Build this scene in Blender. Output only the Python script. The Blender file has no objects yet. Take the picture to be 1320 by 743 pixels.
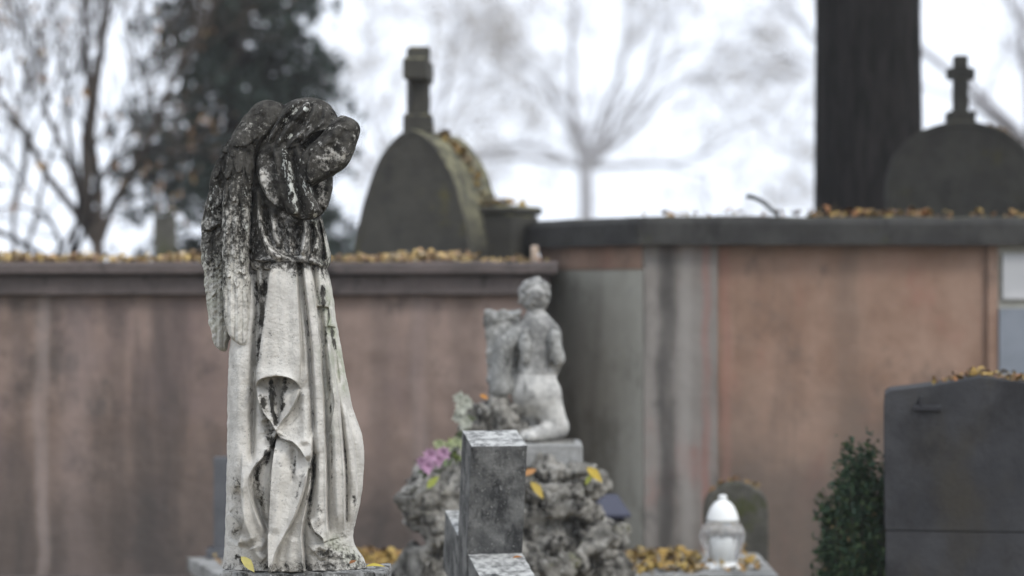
import bpy, math, random
import numpy as np
from mathutils import Vector

random.seed(7)
rng = np.random.default_rng(11)
scene = bpy.context.scene
COL = scene.collection
FPX = 3117.0            # focal length in photo pixels (85 mm on a 36 mm frame, 1320 px)
CAMZ = 1.35
CX, CY = 660.0, 371.5
R = math.radians

def P(px, py, d):
    return np.array([(px-CX)/FPX*d, d, CAMZ+(CY-py)/FPX*d])

# ------------------------------------------------------------------ noise
def _hash(i, j, k, seed):
    h = (i.astype(np.int64)*374761393 + j.astype(np.int64)*668265263 + k.astype(np.int64)*2147483647 + seed*144665) & 0x7fffffff
    h = ((h ^ (h >> 13))*1274126177) & 0x7fffffff
    h = (h ^ (h >> 16)) & 0xffff
    return h/65535.0

def vnoise(x, y, z, seed=0):
    x, y, z = np.broadcast_arrays(np.asarray(x, float), np.asarray(y, float), np.asarray(z, float))
    i = np.floor(x); j = np.floor(y); k = np.floor(z)
    fx = x-i; fy = y-j; fz = z-k
    fx = fx*fx*(3-2*fx); fy = fy*fy*(3-2*fy); fz = fz*fz*(3-2*fz)
    r = 0
    for a in (0, 1):
        for b in (0, 1):
            for c in (0, 1):
                w = (fx if a else 1-fx)*(fy if b else 1-fy)*(fz if c else 1-fz)
                r = r + w*_hash(i+a, j+b, k+c, seed)
    return r*2-1

def fbm(x, y, z, oct=4, seed=0):
    r = 0; a = 1.0; t = 0
    for o in range(oct):
        f = 2.0**o
        r = r + a*vnoise(x*f, y*f, z*f, seed+o*17); t += a; a *= 0.5
    return r/t

def sstep(a, b, x):
    t = np.clip((np.asarray(x, float)-a)/(b-a), 0, 1)
    return t*t*(3-2*t)

# ------------------------------------------------------------------ object helpers
def thing(name, label, cat, loc, group=None):
    o = bpy.data.objects.new(name, None)
    o.empty_display_size = 0.1
    COL.objects.link(o)
    o.location = tuple(float(v) for v in loc)
    o['label'] = label; o['category'] = cat
    if group: o['group'] = group
    return o

def tag(o, label, cat, group=None):
    o['label'] = label; o['category'] = cat
    if group: o['group'] = group
    return o

def mesh_obj(name, verts, faces, mat, parent=None, smooth=False, origin=None, attrs=None, cols=None, kind=None):
    """verts in world space; parent is an unrotated Empty"""
    v = np.asarray(verts, dtype=np.float64)
    if parent is not None:
        off = np.array(parent.location)
    else:
        off = np.array(origin, dtype=float) if origin is not None else np.zeros(3)
    me = bpy.data.meshes.new(name)
    me.from_pydata((v-off).tolist(), [], faces if isinstance(faces, list) else faces.tolist())
    me.update()
    if smooth:
        me.polygons.foreach_set('use_smooth', [True]*len(me.polygons))
    if attrs:
        for k, a in attrs.items():
            at = me.attributes.new(k, 'FLOAT', 'POINT')
            at.data.foreach_set('value', np.asarray(a, dtype=np.float32).ravel())
    if cols is not None:
        at = me.attributes.new('tint', 'FLOAT_COLOR', 'POINT')
        c = np.ones((len(v), 4), dtype=np.float32); c[:, :3] = cols
        at.data.foreach_set('color', c.ravel())
    if mat: me.materials.append(mat)
    o = bpy.data.objects.new(name, me)
    COL.objects.link(o)
    if parent is not None:
        o.parent = parent
    else:
        o.location = tuple(off)
    if kind: o['kind'] = kind
    return o

class MB:
    def __init__(s): s.v = []; s.f = []; s.n = 0
    def add(s, v, f):
        v = np.asarray(v, float)
        s.v.append(v); s.f += [[i+s.n for i in q] for q in f]; s.n += len(v)
    def verts(s): return np.concatenate(s.v)
    def box(s, c, size, yaw=0, tilt=0, bev=0.0, jit=0.0):
        """bevelled box, centre c, full sizes"""
        hx, hy, hz = [q/2 for q in size]
        b = min(bev, hx*.8, hy*.8, hz*.8)
        vs = []
        if b <= 0:
            for z in (-hz, hz):
                for (x, y) in ((-hx, -hy), (hx, -hy), (hx, hy), (-hx, hy)): vs.append((x, y, z))
            fs = [[3, 2, 1, 0], [4, 5, 6, 7], [0, 1, 5, 4], [1, 2, 6, 5], [2, 3, 7, 6], [3, 0, 4, 7]]
        else:
            rings = [(-hz, b), (-hz+b, 0), (hz-b, 0), (hz, b)]
            for z, i in rings:
                x, y = hx-i, hy-i
                k = b*.6 if i == 0 else b*.3
                vs += [(-x+k, -y, z), (x-k, -y, z), (x, -y+k, z), (x, y-k, z), (x-k, y, z), (-x+k, y, z), (-x, y-k, z), (-x, -y+k, z)]
            fs = [list(range(7, -1, -1)), list(range(24, 32))]
            for r in range(3):
                for q in range(8):
                    q2 = (q+1) % 8
                    fs.append([r*8+q, r*8+q2, (r+1)*8+q2, (r+1)*8+q])
        v = np.array(vs, float)
        if tilt:
            ct, st = math.cos(tilt), math.sin(tilt)
            y, z = v[:, 1].copy(), v[:, 2].copy()
            v[:, 1] = y*ct-z*st; v[:, 2] = y*st+z*ct
        if yaw:
            ct, st = math.cos(yaw), math.sin(yaw)
            x, y = v[:, 0].copy(), v[:, 1].copy()
            v[:, 0] = x*ct-y*st; v[:, 1] = x*st+y*ct
        s.add(v+np.asarray(c, float), fs)
    def tube(s, pts, rad, n=6, cap=True):
        pts = np.asarray(pts, float); m = len(pts)
        rad = np.broadcast_to(np.asarray(rad, float), (m,))
        t = np.gradient(pts, axis=0); t /= np.linalg.norm(t, axis=1, keepdims=True)+1e-9
        up = np.array([0.31, 0.17, 0.93]) if abs(t[0][2]) < .8 else np.array([0.9, 0.4, 0.1])
        a = np.cross(t, up); a /= np.linalg.norm(a, axis=1, keepdims=True)+1e-9
        b = np.cross(t, a)
        ang = np.linspace(0, 2*np.pi, n, endpoint=False)
        ring = a[:, None, :]*np.cos(ang)[None, :, None]+b[:, None, :]*np.sin(ang)[None, :, None]
        v = (pts[:, None, :]+ring*rad[:, None, None]).reshape(-1, 3)
        f = []
        for i in range(m-1):
            for k in range(n):
                k2 = (k+1) % n
                f.append([i*n+k, i*n+k2, (i+1)*n+k2, (i+1)*n+k])
        if cap:
            f.append(list(range(n-1, -1, -1))); f.append([(m-1)*n+k for k in range(n)])
        s.add(v, f)
    def lathe(s, c, prof, n=32):
        """prof: (r,z) from bottom to top, closed with caps"""
        c = np.asarray(c, float)
        ang = np.linspace(0, 2*np.pi, n, endpoint=False)
        v = []
        for r, z in prof:
            v.append(np.stack([np.cos(ang)*r, np.sin(ang)*r, np.full(n, z)], 1))
        f = []
        for i in range(len(prof)-1):
            for k in range(n):
                k2 = (k+1) % n
                f.append([i*n+k, i*n+k2, (i+1)*n+k2, (i+1)*n+k])
        f.append(list(range(n-1, -1, -1))); f.append([(len(prof)-1)*n+k for k in range(n)])
        s.add(np.concatenate(v)+c, f)
    def ribs(s, c, amp, n):
        for v in s.v:
            a = np.arctan2(v[:, 1]-c[1], v[:, 0]-c[0]); k = 1+amp*np.cos(n*a)
            v[:, 0] = c[0]+(v[:, 0]-c[0])*k; v[:, 1] = c[1]+(v[:, 1]-c[1])*k
        return s
    def build(s, name, mat, parent=None, smooth=False, origin=None, kind=None):
        v = s.verts()
        if parent is None and origin is None:
            origin = np.array([v[:, 0].mean(), v[:, 1].mean(), v[:, 2].min()])
        return mesh_obj(name, v, s.f, mat, parent, smooth, origin, kind=kind)

# ------------------------------------------------------------------ materials
def new_mat(name):
    m = bpy.data.materials.new(name); m.use_nodes = True
    nt = m.node_tree; nt.nodes.clear()
    out = nt.nodes.new('ShaderNodeOutputMaterial')
    b = nt.nodes.new('ShaderNodeBsdfPrincipled')
    nt.links.new(b.outputs[0], out.inputs[0])
    return m, nt, b

class NG:
    def __init__(s, nt): s.nt = nt; s.co = nt.nodes.new('ShaderNodeTexCoord').outputs['Object']
    def link(s, a, b): s.nt.links.new(a, b)
    def mapping(s, scale=(1, 1, 1), loc=(0, 0, 0), rot=(0, 0, 0)):
        n = s.nt.nodes.new('ShaderNodeMapping')
        n.inputs['Scale'].default_value = scale; n.inputs['Location'].default_value = loc; n.inputs['Rotation'].default_value = rot
        s.link(s.co, n.inputs[0]); return n.outputs[0]
    def noise(s, scale, detail=6, rough=.6, vec=None, dist=0):
        n = s.nt.nodes.new('ShaderNodeTexNoise')
        n.inputs['Scale'].default_value = scale; n.inputs['Detail'].default_value = detail
        n.inputs['Roughness'].default_value = rough; n.inputs['Distortion'].default_value = dist
        s.link(vec if vec is not None else s.co, n.inputs['Vector']); return n.outputs[0]
    def voronoi(s, scale, vec=None, rand=1, feature='F1'):
        n = s.nt.nodes.new('ShaderNodeTexVoronoi'); n.inputs['Scale'].default_value = scale; n.feature = feature
        n.inputs['Randomness'].default_value = rand
        s.link(vec if vec is not None else s.co, n.inputs['Vector']); return n.outputs['Distance']
    def ramp(s, fac, a, b, va=0, vb=1):
        n = s.nt.nodes.new('ShaderNodeMapRange'); n.interpolation_type = 'SMOOTHSTEP'
        n.inputs[1].default_value = a; n.inputs[2].default_value = b; n.inputs[3].default_value = va; n.inputs[4].default_value = vb
        s.link(fac, n.inputs[0]); return n.outputs[0]
    def math(s, op, a, b=None, clamp=False):
        n = s.nt.nodes.new('ShaderNodeMath'); n.operation = op; n.use_clamp = clamp
        for i, q in enumerate((a, b)):
            if q is None: continue
            if isinstance(q, (int, float)): n.inputs[i].default_value = q
            else: s.link(q, n.inputs[i])
        return n.outputs[0]
    def mix(s, fac, a, b, mode='MIX'):
        n = s.nt.nodes.new('ShaderNodeMix'); n.data_type = 'RGBA'; n.blend_type = mode
        for sock, q in ((n.inputs[0], fac), (n.inputs[6], a), (n.inputs[7], b)):
            if isinstance(q, (int, float)): sock.default_value = q
            elif isinstance(q, tuple): sock.default_value = (*q, 1)
            else: s.link(q, sock)
        return n.outputs[2]
    def attr(s, name):
        n = s.nt.nodes.new('ShaderNodeAttribute'); n.attribute_name = name; return n
    def bump(s, h, strength, dist, prev=None):
        n = s.nt.nodes.new('ShaderNodeBump'); n.inputs['Strength'].default_value = strength; n.inputs['Distance'].default_value = dist
        s.link(h, n.inputs['Height'])
        if prev is not None: s.link(prev, n.inputs['Normal'])
        return n.outputs[0]

def stone_mat(name, c1, c2, scale=6, dark=None, dark_amt=(.55, .75), moss=None, moss_amt=(.58, .72), speck=None, bump=.4, bscale=60, rough=.9, up_tint=None, up_rng=(.55, .9)):
    m, nt, b = new_mat(name); g = NG(nt)
    col = g.mix(g.ramp(g.noise(scale, 8, .65), .35, .65), c1, c2)
    if dark:
        f = g.ramp(g.noise(scale*1.7, 8, .7, g.mapping((1, 1, .45), (3, 1, 7))), *dark_amt)
        col = g.mix(f, col, dark)
    if moss:
        f = g.ramp(g.noise(scale*.9, 9, .72, g.mapping((1, 1, 1), (9, 4, 2))), *moss_amt)
        col = g.mix(f, col, moss)
    if speck:
        f = g.ramp(g.noise(bscale*1.4, 4, .6, g.mapping((1, 1, 1), (1, 8, 5))), .6, .68)
        col = g.mix(f, col, speck)
    if up_tint:
        geo = nt.nodes.new('ShaderNodeNewGeometry'); sx = nt.nodes.new('ShaderNodeSeparateXYZ')
        g.link(geo.outputs['Normal'], sx.inputs[0])
        f = g.math('MULTIPLY', g.ramp(sx.outputs[2], *up_rng), g.ramp(g.noise(scale*3, 7, .7), .36, .62))
        col = g.mix(f, col, up_tint)
    g.link(col, b.inputs['Base Color'])
    b.inputs['Roughness'].default_value = rough
    b.inputs['Specular IOR Level'].default_value = .25
    h = g.math('ADD', g.noise(bscale, 8, .7), g.math('MULTIPLY', g.noise(bscale*.2, 6, .6), 2.0))
    g.link(g.bump(h, bump, .012), b.inputs['Normal'])
    return m

def wall_mat(name, base, pale, dark, warm=None, streak_dark=(.55, .72), patch=None, damp=None):
    """weathered render: patchy colour with rain streaks running down"""
    m, nt, b = new_mat(name); g = NG(nt)
    sv = g.mapping((1, 1, .12), (2, 5, 1))
    col = g.mix(g.ramp(g.noise(2.2, 8, .62), .32, .68), base, pale)
    if warm:
        col = g.mix(g.ramp(g.noise(3.1, 6, .6, g.mapping((1, 1, .5), (6, 2, 9))), .5, .72), col, warm)
    col = g.mix(g.math('MULTIPLY', g.ramp(g.noise(5, 7, .65, sv, .5), *streak_dark), .5), col, dark)
    col = g.mix(g.math('MULTIPLY', g.ramp(g.noise(11, 5, .6, g.mapping((1, 1, .1), (7, 3, 4))), .55, .75), .45), col, pale)
    col = g.mix(g.math('MULTIPLY', g.ramp(g.noise(2.0, 9, .72, g.mapping((1, 1, .8), (1, 2, 3))), .50, .64), .7), col, dark)
    if patch:
        col = g.mix(g.math('MULTIPLY', g.ramp(g.noise(1.1, 7, .7, g.mapping((1.5, 1, .9), (4, 7, 1))), .55, .66), .7), col, patch)
    if damp:
        sx = nt.nodes.new('ShaderNodeSeparateXYZ'); g.link(g.co, sx.inputs[0])
        zz = g.math('ADD', sx.outputs[2], g.math('MULTIPLY', g.math('SUBTRACT', g.noise(2.4, 6, .65), .5), .9))
        col = g.mix(g.math('MULTIPLY', g.ramp(zz, damp[1]+.28, damp[1]-.28), damp[2]), col, damp[0])
    g.link(col, b.inputs['Base Color'])
    b.inputs['Roughness'].default_value = .95; b.inputs['Specular IOR Level'].default_value = .15
    h = g.math('ADD', g.noise(90, 8, .7), g.math('MULTIPLY', g.noise(9, 6, .6), 2.5))
    g.link(g.bump(h, .35, .012), b.inputs['Normal'])
    return m

def statue_mat(name):
    m, nt, b = new_mat(name); g = NG(nt)
    gr = g.attr('grime_shade').outputs['Fac']; li = g.attr('lichen').outputs['Fac']; al = g.attr('algae').outputs['Fac']  # crust and stains, with painted fold shading mixed in
    light = g.mix(g.ramp(g.noise(14, 8, .62), .3, .7), (.66, .635, .58), (.43, .412, .375))
    light = g.mix(g.ramp(g.noise(150, 4, .65), .57, .74), light, (.30, .295, .28))
    light = g.mix(g.math('MULTIPLY', al, g.ramp(g.noise(30, 6, .6), .3, .6)), light, (.26, .29, .19))
    dark = g.mix(g.ramp(g.noise(25, 7, .65), .35, .65), (.018, .017, .015), (.072, .068, .060))
    n = g.math('ADD', g.math('MULTIPLY', g.noise(75, 9, .75), .85), g.math('MULTIPLY', g.noise(16, 6, .6), .3))
    f = g.ramp(g.math('ADD', g.math('MULTIPLY', gr, 1.1), g.math('MULTIPLY', g.math('SUBTRACT', n, .575), 2.5)), .30, .82)
    col = g.mix(f, light, dark)
    # crusty pale lichen: patches with small spots in them
    lp = g.ramp(g.math('ADD', g.noise(95, 6, .68, g.mapping((1, 1, .75), (2, 2, 2))), g.math('MULTIPLY', g.math('SUBTRACT', li, 1), .33)), .53, .61)
    col = g.mix(lp, col, (.52, .53, .49))
    lp2 = g.ramp(g.math('ADD', g.noise(33, 4, .5, g.mapping((1, 1, .9), (5, 1, 2))), g.math('MULTIPLY', g.math('SUBTRACT', li, 1), .5)), .60, .66)
    col = g.mix(lp2, col, (.60, .61, .56))
    g.link(col, b.inputs['Base Color'])
    b.inputs['Roughness'].default_value = .97; b.inputs['Specular IOR Level'].default_value = .08
    h = g.math('ADD', g.noise(130, 7, .7), g.math('MULTIPLY', g.noise(45, 6, .65), 1.3))
    n1 = g.bump(h, .8, .0055)
    n1 = g.bump(lp, .5, .0015, n1)
    g.link(n1, b.inputs['Normal'])
    return m

def plain_mat(name, c, rough=.7, spec=.3, var=.25, scale=20, metal=0):
    m, nt, b = new_mat(name); g = NG(nt)
    c2 = tuple(max(0, q*(1-var)) for q in c)
    g.link(g.mix(g.noise(scale, 6, .6), c2, c), b.inputs['Base Color'])
    b.inputs['Roughness'].default_value = rough; b.inputs['Specular IOR Level'].default_value = spec; b.inputs['Metallic'].default_value = metal
    return m

def tint_mat(name, rough=.7, trans=.15):
    m, nt, b = new_mat(name); g = NG(nt)
    a = g.attr('tint').outputs['Color']
    g.link(g.mix(g.math('MULTIPLY', g.noise(60, 4, .6), .5), a, (.03, .02, .01)), b.inputs['Base Color'])
    b.inputs['Roughness'].default_value = rough; b.inputs['Specular IOR Level'].default_value = .25
    return m

def bark_mat(name, c1, c2, scale=9):
    m, nt, b = new_mat(name); g = NG(nt)
    v = g.mapping((1, 1, .13))
    n = g.noise(scale*3, 7, .65, v, .6)
    g.link(g.mix(g.ramp(n, .35, .65), c1, c2), b.inputs['Base Color'])
    b.inputs['Roughness'].default_value = .95; b.inputs['Specular IOR Level'].default_value = .1
    g.link(g.bump(n, .8, .03), b.inputs['Normal'])
    return m

M_statue = statue_mat('weathered_statue_stone')
M_ped = stone_mat('pedestal_stone', (.30, .30, .29), (.12, .12, .115), 26, (.04, .04, .037), (.5, .62), (.09, .10, .05), (.62, .7), (.5, .5, .47), .8, 70)
M_putto = stone_mat('cherub_stone', (.60, .59, .555), (.33, .325, .31), 13, (.16, .16, .15), (.52, .70), None, (.6, .7), None, .5, 50)
def upper_grime(m, z0, col, k):
    nt = m.node_tree; g = NG(nt); b = [n for n in nt.nodes if n.type == 'BSDF_PRINCIPLED'][0]
    src = b.inputs['Base Color'].links[0].from_socket
    sx = nt.nodes.new('ShaderNodeSeparateXYZ'); g.link(g.co, sx.inputs[0])
    f = g.ramp(g.math('ADD', sx.outputs[2], g.math('MULTIPLY', g.math('SUBTRACT', g.noise(13, 6, .65), .5), .22)), z0-.03, z0+.05)
    f = g.math('MULTIPLY', f, g.ramp(g.noise(24, 6, .7), .36, .58, .25, k))
    g.link(g.mix(f, src, col), b.inputs['Base Color'])
upper_grime(M_putto, .27, (.13, .13, .125), .85)
M_puttodark = stone_mat('grey_cherub_stone', (.40, .40, .38), (.20, .20, .19), 11, (.07, .07, .065), (.48, .66), None, (.6, .7), (.5, .5, .47), .6, 60)
M_rock = stone_mat('grotto_rock', (.34, .325, .29), (.11, .105, .092), 11, (.03, .028, .025), (.48, .62), (.12, .12, .06), (.6, .7), (.42, .41, .38), .8, 45)
M_cross = stone_mat('cross_granite', (.20, .20, .192), (.075, .076, .075), 9, (.035, .036, .037), (.47, .64), None, (.6, .7), (.22, .22, .21), .5, 75, up_tint=(.46, .46, .44))  # upward faces tinted paler, putting top light into the colour
M_darkslab = wall_mat('dark_headstone', (.033, .034, .037), (.056, .056, .059), (.020, .020, .021), (.046, .042, .035), (.52, .72), (.026, .026, .025))
M_mossstone = stone_mat('mossy_headstone_stone', (.10, .095, .08), (.06, .058, .05), 8, (.035, .035, .028), (.5, .7), (.055, .06, .025), (.48, .62), None, .6, 50)
M_monument = stone_mat('dark_monument_stone', (.060, .057, .047), (.042, .040, .034), 5, (.035, .034, .030), (.5, .7), (.075, .068, .030), (.58, .7), None, .5, 50, up_tint=(.19, .18, .11), up_rng=(.0, .45))
M_monushade = stone_mat('shaded_monument_stone', (.034, .033, .028), (.022, .021, .019), 5, (.016, .016, .014), (.5, .7), (.035, .032, .015), (.56, .7), None, .5, 50, up_tint=(.06, .055, .025))  # darker copy of the monument stone, carrying the trunk's shade in its colour
M_cornL = stone_mat('vault_cornice_stone', (.12, .098, .092), (.085, .072, .068), 6, (.03, .027, .026), (.52, .7), None, (.6, .7), None, .5, 50)
M_cornR = stone_mat('roof_slab_concrete', (.050, .049, .046), (.032, .031, .030), 6, (.02, .02, .019), (.5, .7), (.05, .05, .028), (.6, .7), None, .5, 50, up_tint=(.06, .06, .03))
M_wallL = wall_mat('vault_render', (.162, .118, .096), (.278, .208, .176), (.062, .055, .051), (.18, .135, .122), (.52, .70), (.078, .071, .066), damp=((.075, .066, .061), .55, .7))
M_wallR = wall_mat('mausoleum_brown_render', (.205, .130, .093), (.30, .205, .155), (.120, .090, .074), (.27, .145, .110), (.52, .74), damp=((.115, .100, .088), .72, .75))
M_wallS = wall_mat('mausoleum_grey_render', (.32, .312, .265), (.39, .38, .33), (.18, .175, .145), None, (.54, .78))
M_pil = wall_mat('streaked_pilaster_render', (.175, .158, .142), (.225, .208, .19), (.05, .048, .045), (.24, .14, .12), (.52, .70))
def streak(m, x0, width, col, strength, z0=None):
    """one run-off stain: a wandering vertical band with its own place on the wall"""
    nt = m.node_tree; g = NG(nt); b = [n for n in nt.nodes if n.type == 'BSDF_PRINCIPLED'][0]
    src = b.inputs['Base Color'].links[0].from_socket
    sx = nt.nodes.new('ShaderNodeSeparateXYZ'); g.link(g.co, sx.inputs[0])
    wob = g.math('MULTIPLY', g.math('SUBTRACT', g.noise(2.3, 4, .6, g.mapping((1, 1, 1), (x0, 0, 3))), .5), width*2.2)
    d = g.math('ABSOLUTE', g.math('ADD', g.math('SUBTRACT', sx.outputs[0], x0), wob))
    f = g.ramp(d, width, width*.15)
    f = g.math('MULTIPLY', f, g.ramp(g.noise(8, 6, .65, g.mapping((1, 1, .15), (x0, 7, 1))), .25, .6, .15, strength))
    g.link(g.mix(f, src, col), b.inputs['Base Color'])
PX0 = (833-CX)/FPX*10.6+.6      # mausoleum origin
def sx_(u): return (u-CX)/FPX*10.6-PX0
streak(M_pil, sx_(858), .065, (.04, .038, .037), .75)
streak(M_pil, sx_(885), .045, (.29, .275, .255), .5)
streak(M_pil, sx_(912), .03, (.25, .13, .11), .8)
streak(M_wallR, sx_(938), .035, (.30, .155, .125), .45)
streak(M_wallR, sx_(1100), .10, (.16, .12, .095), .6)
def sl_(u): return (u-CX)/FPX*10.5+2.18
streak(M_wallL, sl_(55), .045, (.33, .275, .25), 0.52)
streak(M_wallL, sl_(95), .10, (.25, .20, .185), 0.35)
streak(M_wallL, sl_(25), .07, (.055, .05, .048), 0.39)
streak(M_wallL, sl_(150), .06, (.06, .052, .048), 0.35)
streak(M_wallL, sl_(205), .10, (.065, .058, .056), 0.32)
streak(M_wallL, sl_(490), .07, (.06, .052, .05), 0.35)
streak(M_wallL, sl_(540), .06, (.27, .22, .205), 0.35)
streak(M_wallL, sl_(600), .10, (.055, .05, .048), 0.35)
M_marble = stone_mat('white_marble', (.50, .50, .50), (.38, .385, .39), 4, None, (.5, .7), None, (.6, .7), None, .1, 60, rough=.4)
M_slate = stone_mat('grey_plaque_stone', (.20, .22, .25), (.16, .18, .205), 4, None, (.5, .7), None, (.6, .7), None, .1, 60, rough=.5)
M_postgrey = stone_mat('blue_grey_stone', (.105, .107, .115), (.08, .083, .09), 5, None, (.5, .7), None, (.6, .7), None, .3, 60)
M_slabpale = stone_mat('pale_grave_slab', (.36, .36, .35), (.22, .22, .21), 7, (.09, .09, .08), (.52, .68), None, (.6, .7), None, .5, 60)
M_barkdark = bark_mat('dark_bark', (.005, .0047, .0047), (.020, .018, .0175))
M_bark = bark_mat('brown_bark', (.045, .036, .030), (.085, .07, .058), 5)
M_barkgrey = bark_mat('grey_bark', (.16, .15, .16), (.23, .22, .225), 3)
M_leaf = tint_mat('fallen_leaf')
M_needle = tint_mat('evergreen_needles', .8)
M_white = plain_mat('white_plastic', (.80, .81, .79), .45, .4, .06)
M_black = plain_mat('black_lantern_metal', (.018, .018, .022), .5, .4, .3)
M_blue = plain_mat('blue_grey_lantern_roof', (.06, .065, .10), .5, .4, .3)
M_stem = plain_mat('plant_stem', (.05, .07, .025), .8, .2, .4)
M_twig = plain_mat('green_black_twig', (.02, .026, .018), .8, .2, .4)
M_wax = plain_mat('pale_candle_wax', (.45, .35, .27), .6, .3, .2)

def glass_mat():
    m, nt, b = new_mat('cut_glass'); g = NG(nt)
    b.inputs['Base Color'].default_value = (.9, .91, .92, 1)
    b.inputs['Roughness'].default_value = .12
    b.inputs['Transmission Weight'].default_value = .88
    b.inputs['IOR'].default_value = 1.3
    g.link(g.bump(g.voronoi(70), .6, .004), b.inputs['Normal'])
    return m
M_glass = glass_mat()

# ------------------------------------------------------------------ splines / relief sculpting
def spline(pts, k=7):
    p = np.asarray(pts, float)
    if len(p) < 3:
        t = np.linspace(0, 1, k+1)[:, None]
        return p[0]*(1-t)+p[-1]*t
    q = np.concatenate([[2*p[0]-p[1]], p, [2*p[-1]-p[-2]]])
    out = []
    for i in range(len(p)-1):
        a, b, c, d = q[i], q[i+1], q[i+2], q[i+3]
        for t in np.linspace(0, 1, k, endpoint=False):
            out.append(.5*((2*b)+(-a+c)*t+(2*a-5*b+4*c-d)*t*t+(-a+3*b-3*c+d)*t**3))
    out.append(p[-1])
    return np.array(out)

def poly_dist(U, V, pts):
    """unsigned distance, sign (+ to the viewer's left of a curve drawn downwards), param 0..1"""
    sp = spline(pts)
    best = np.full(U.shape, 1e9); sgn = np.zeros(U.shape); par = np.zeros(U.shape)
    n = len(sp)-1
    for i in range(n):
        ax, ay = sp[i]; dx, dy = sp[i+1]-sp[i]
        L2 = dx*dx+dy*dy+1e-9
        pu = U-ax; pv = V-ay
        traw = (pu*dx+pv*dy)/L2
        t = np.clip(traw, 0, 1)
        d2 = (pu-t*dx)**2+(pv-t*dy)**2
        m = d2 < best
        best = np.where(m, d2, best)
        sgn = np.where(m, dx*pv-dy*pu, sgn)
        par = np.where(m, (i+t)/n, par)
    return np.sqrt(best), np.sign(sgn), par

RF = 1.9
def relief(U, V, items):
    H = np.zeros(U.shape)
    for it in items:
        typ, pts = it[0], it[1]
        o = it[2]
        amp = o['a']; w = o.get('w', 4.0); Lhi = o.get('hi', 14.0); Llo = o.get('lo', 6.0); dip = o.get('dip', 0.0)
        soft = o.get('s', 1.3)*.8
        reach = 3.2*max(w if typ in 'rv' else 0, Lhi if typ == 's' else 0, Llo if typ == 's' else 0)
        pa = np.asarray(pts, float)
        m = (U > pa[:, 0].min()-reach) & (U < pa[:, 0].max()+reach) & (V > pa[:, 1].min()-reach) & (V < pa[:, 1].max()+reach)
        if not m.any(): continue
        d, s, t = poly_dist(U[m], V[m], pts)
        e0, e1 = o.get('e', (.12, .12))
        tp = np.ones_like(t)
        if e0 > 0: tp *= sstep(0, e0, t)
        if e1 > 0: tp *= sstep(1, 1-e1, t)
        amp = amp*RF; dip = dip*RF
        if typ == 'r': h = amp*np.exp(-(d/w)**2)
        elif typ == 'v': h = -amp*np.exp(-(d/w)**2)
        else:
            sd = d*s*(1 if o['side'] in 'LD' else -1)
            hi = amp*np.exp(-np.maximum(sd, 0)/Lhi)
            lo = -dip*np.exp(-np.maximum(-sd, 0)/Llo)
            k = sstep(-soft, soft, sd)
            h = hi*k+lo*(1-k)
        H[m] += h*tp
    return H

def strokes(U, V, items):
    """soft strokes 0..1: (points, width, strength)"""
    G = np.zeros(U.shape)
    for pts, w, a in items:
        pa = np.asarray(pts, float)
        m = (U > pa[:, 0].min()-3*w) & (U < pa[:, 0].max()+3*w) & (V > pa[:, 1].min()-3*w) & (V < pa[:, 1].max()+3*w)
        if not m.any(): continue
        d, s, t = poly_dist(U[m], V[m], pts)
        tp = sstep(-.02, .2, t)*sstep(1.02, .8, t)
        brk = .72+.55*fbm(U[m]*.16, V[m]*.07, U[m]*0, 3, 55)
        G[m] = np.maximum(G[m], a*np.exp(-(d/w)**2)*brk*(tp if len(pts) > 2 else 1))
    return G

SD = 6.4; SS = SD/FPX
def S2W(U, V, W):
    return np.stack([(U-CX)*SS, SD-W*SS, CAMZ+(CY-V)*SS], -1)

def sm_interp(v, tab, k=5):
    t = np.array(tab, float)
    x = np.interp(v, t[:, 0], t[:, 1])
    ker = np.hanning(2*k+3)[1:-1]; ker /= ker.sum()
    xp = np.concatenate([2*x[0]-x[k:0:-1], x, 2*x[-1]-x[-2:-k-2:-1]])
    return np.convolve(xp, ker, 'valid')

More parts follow.
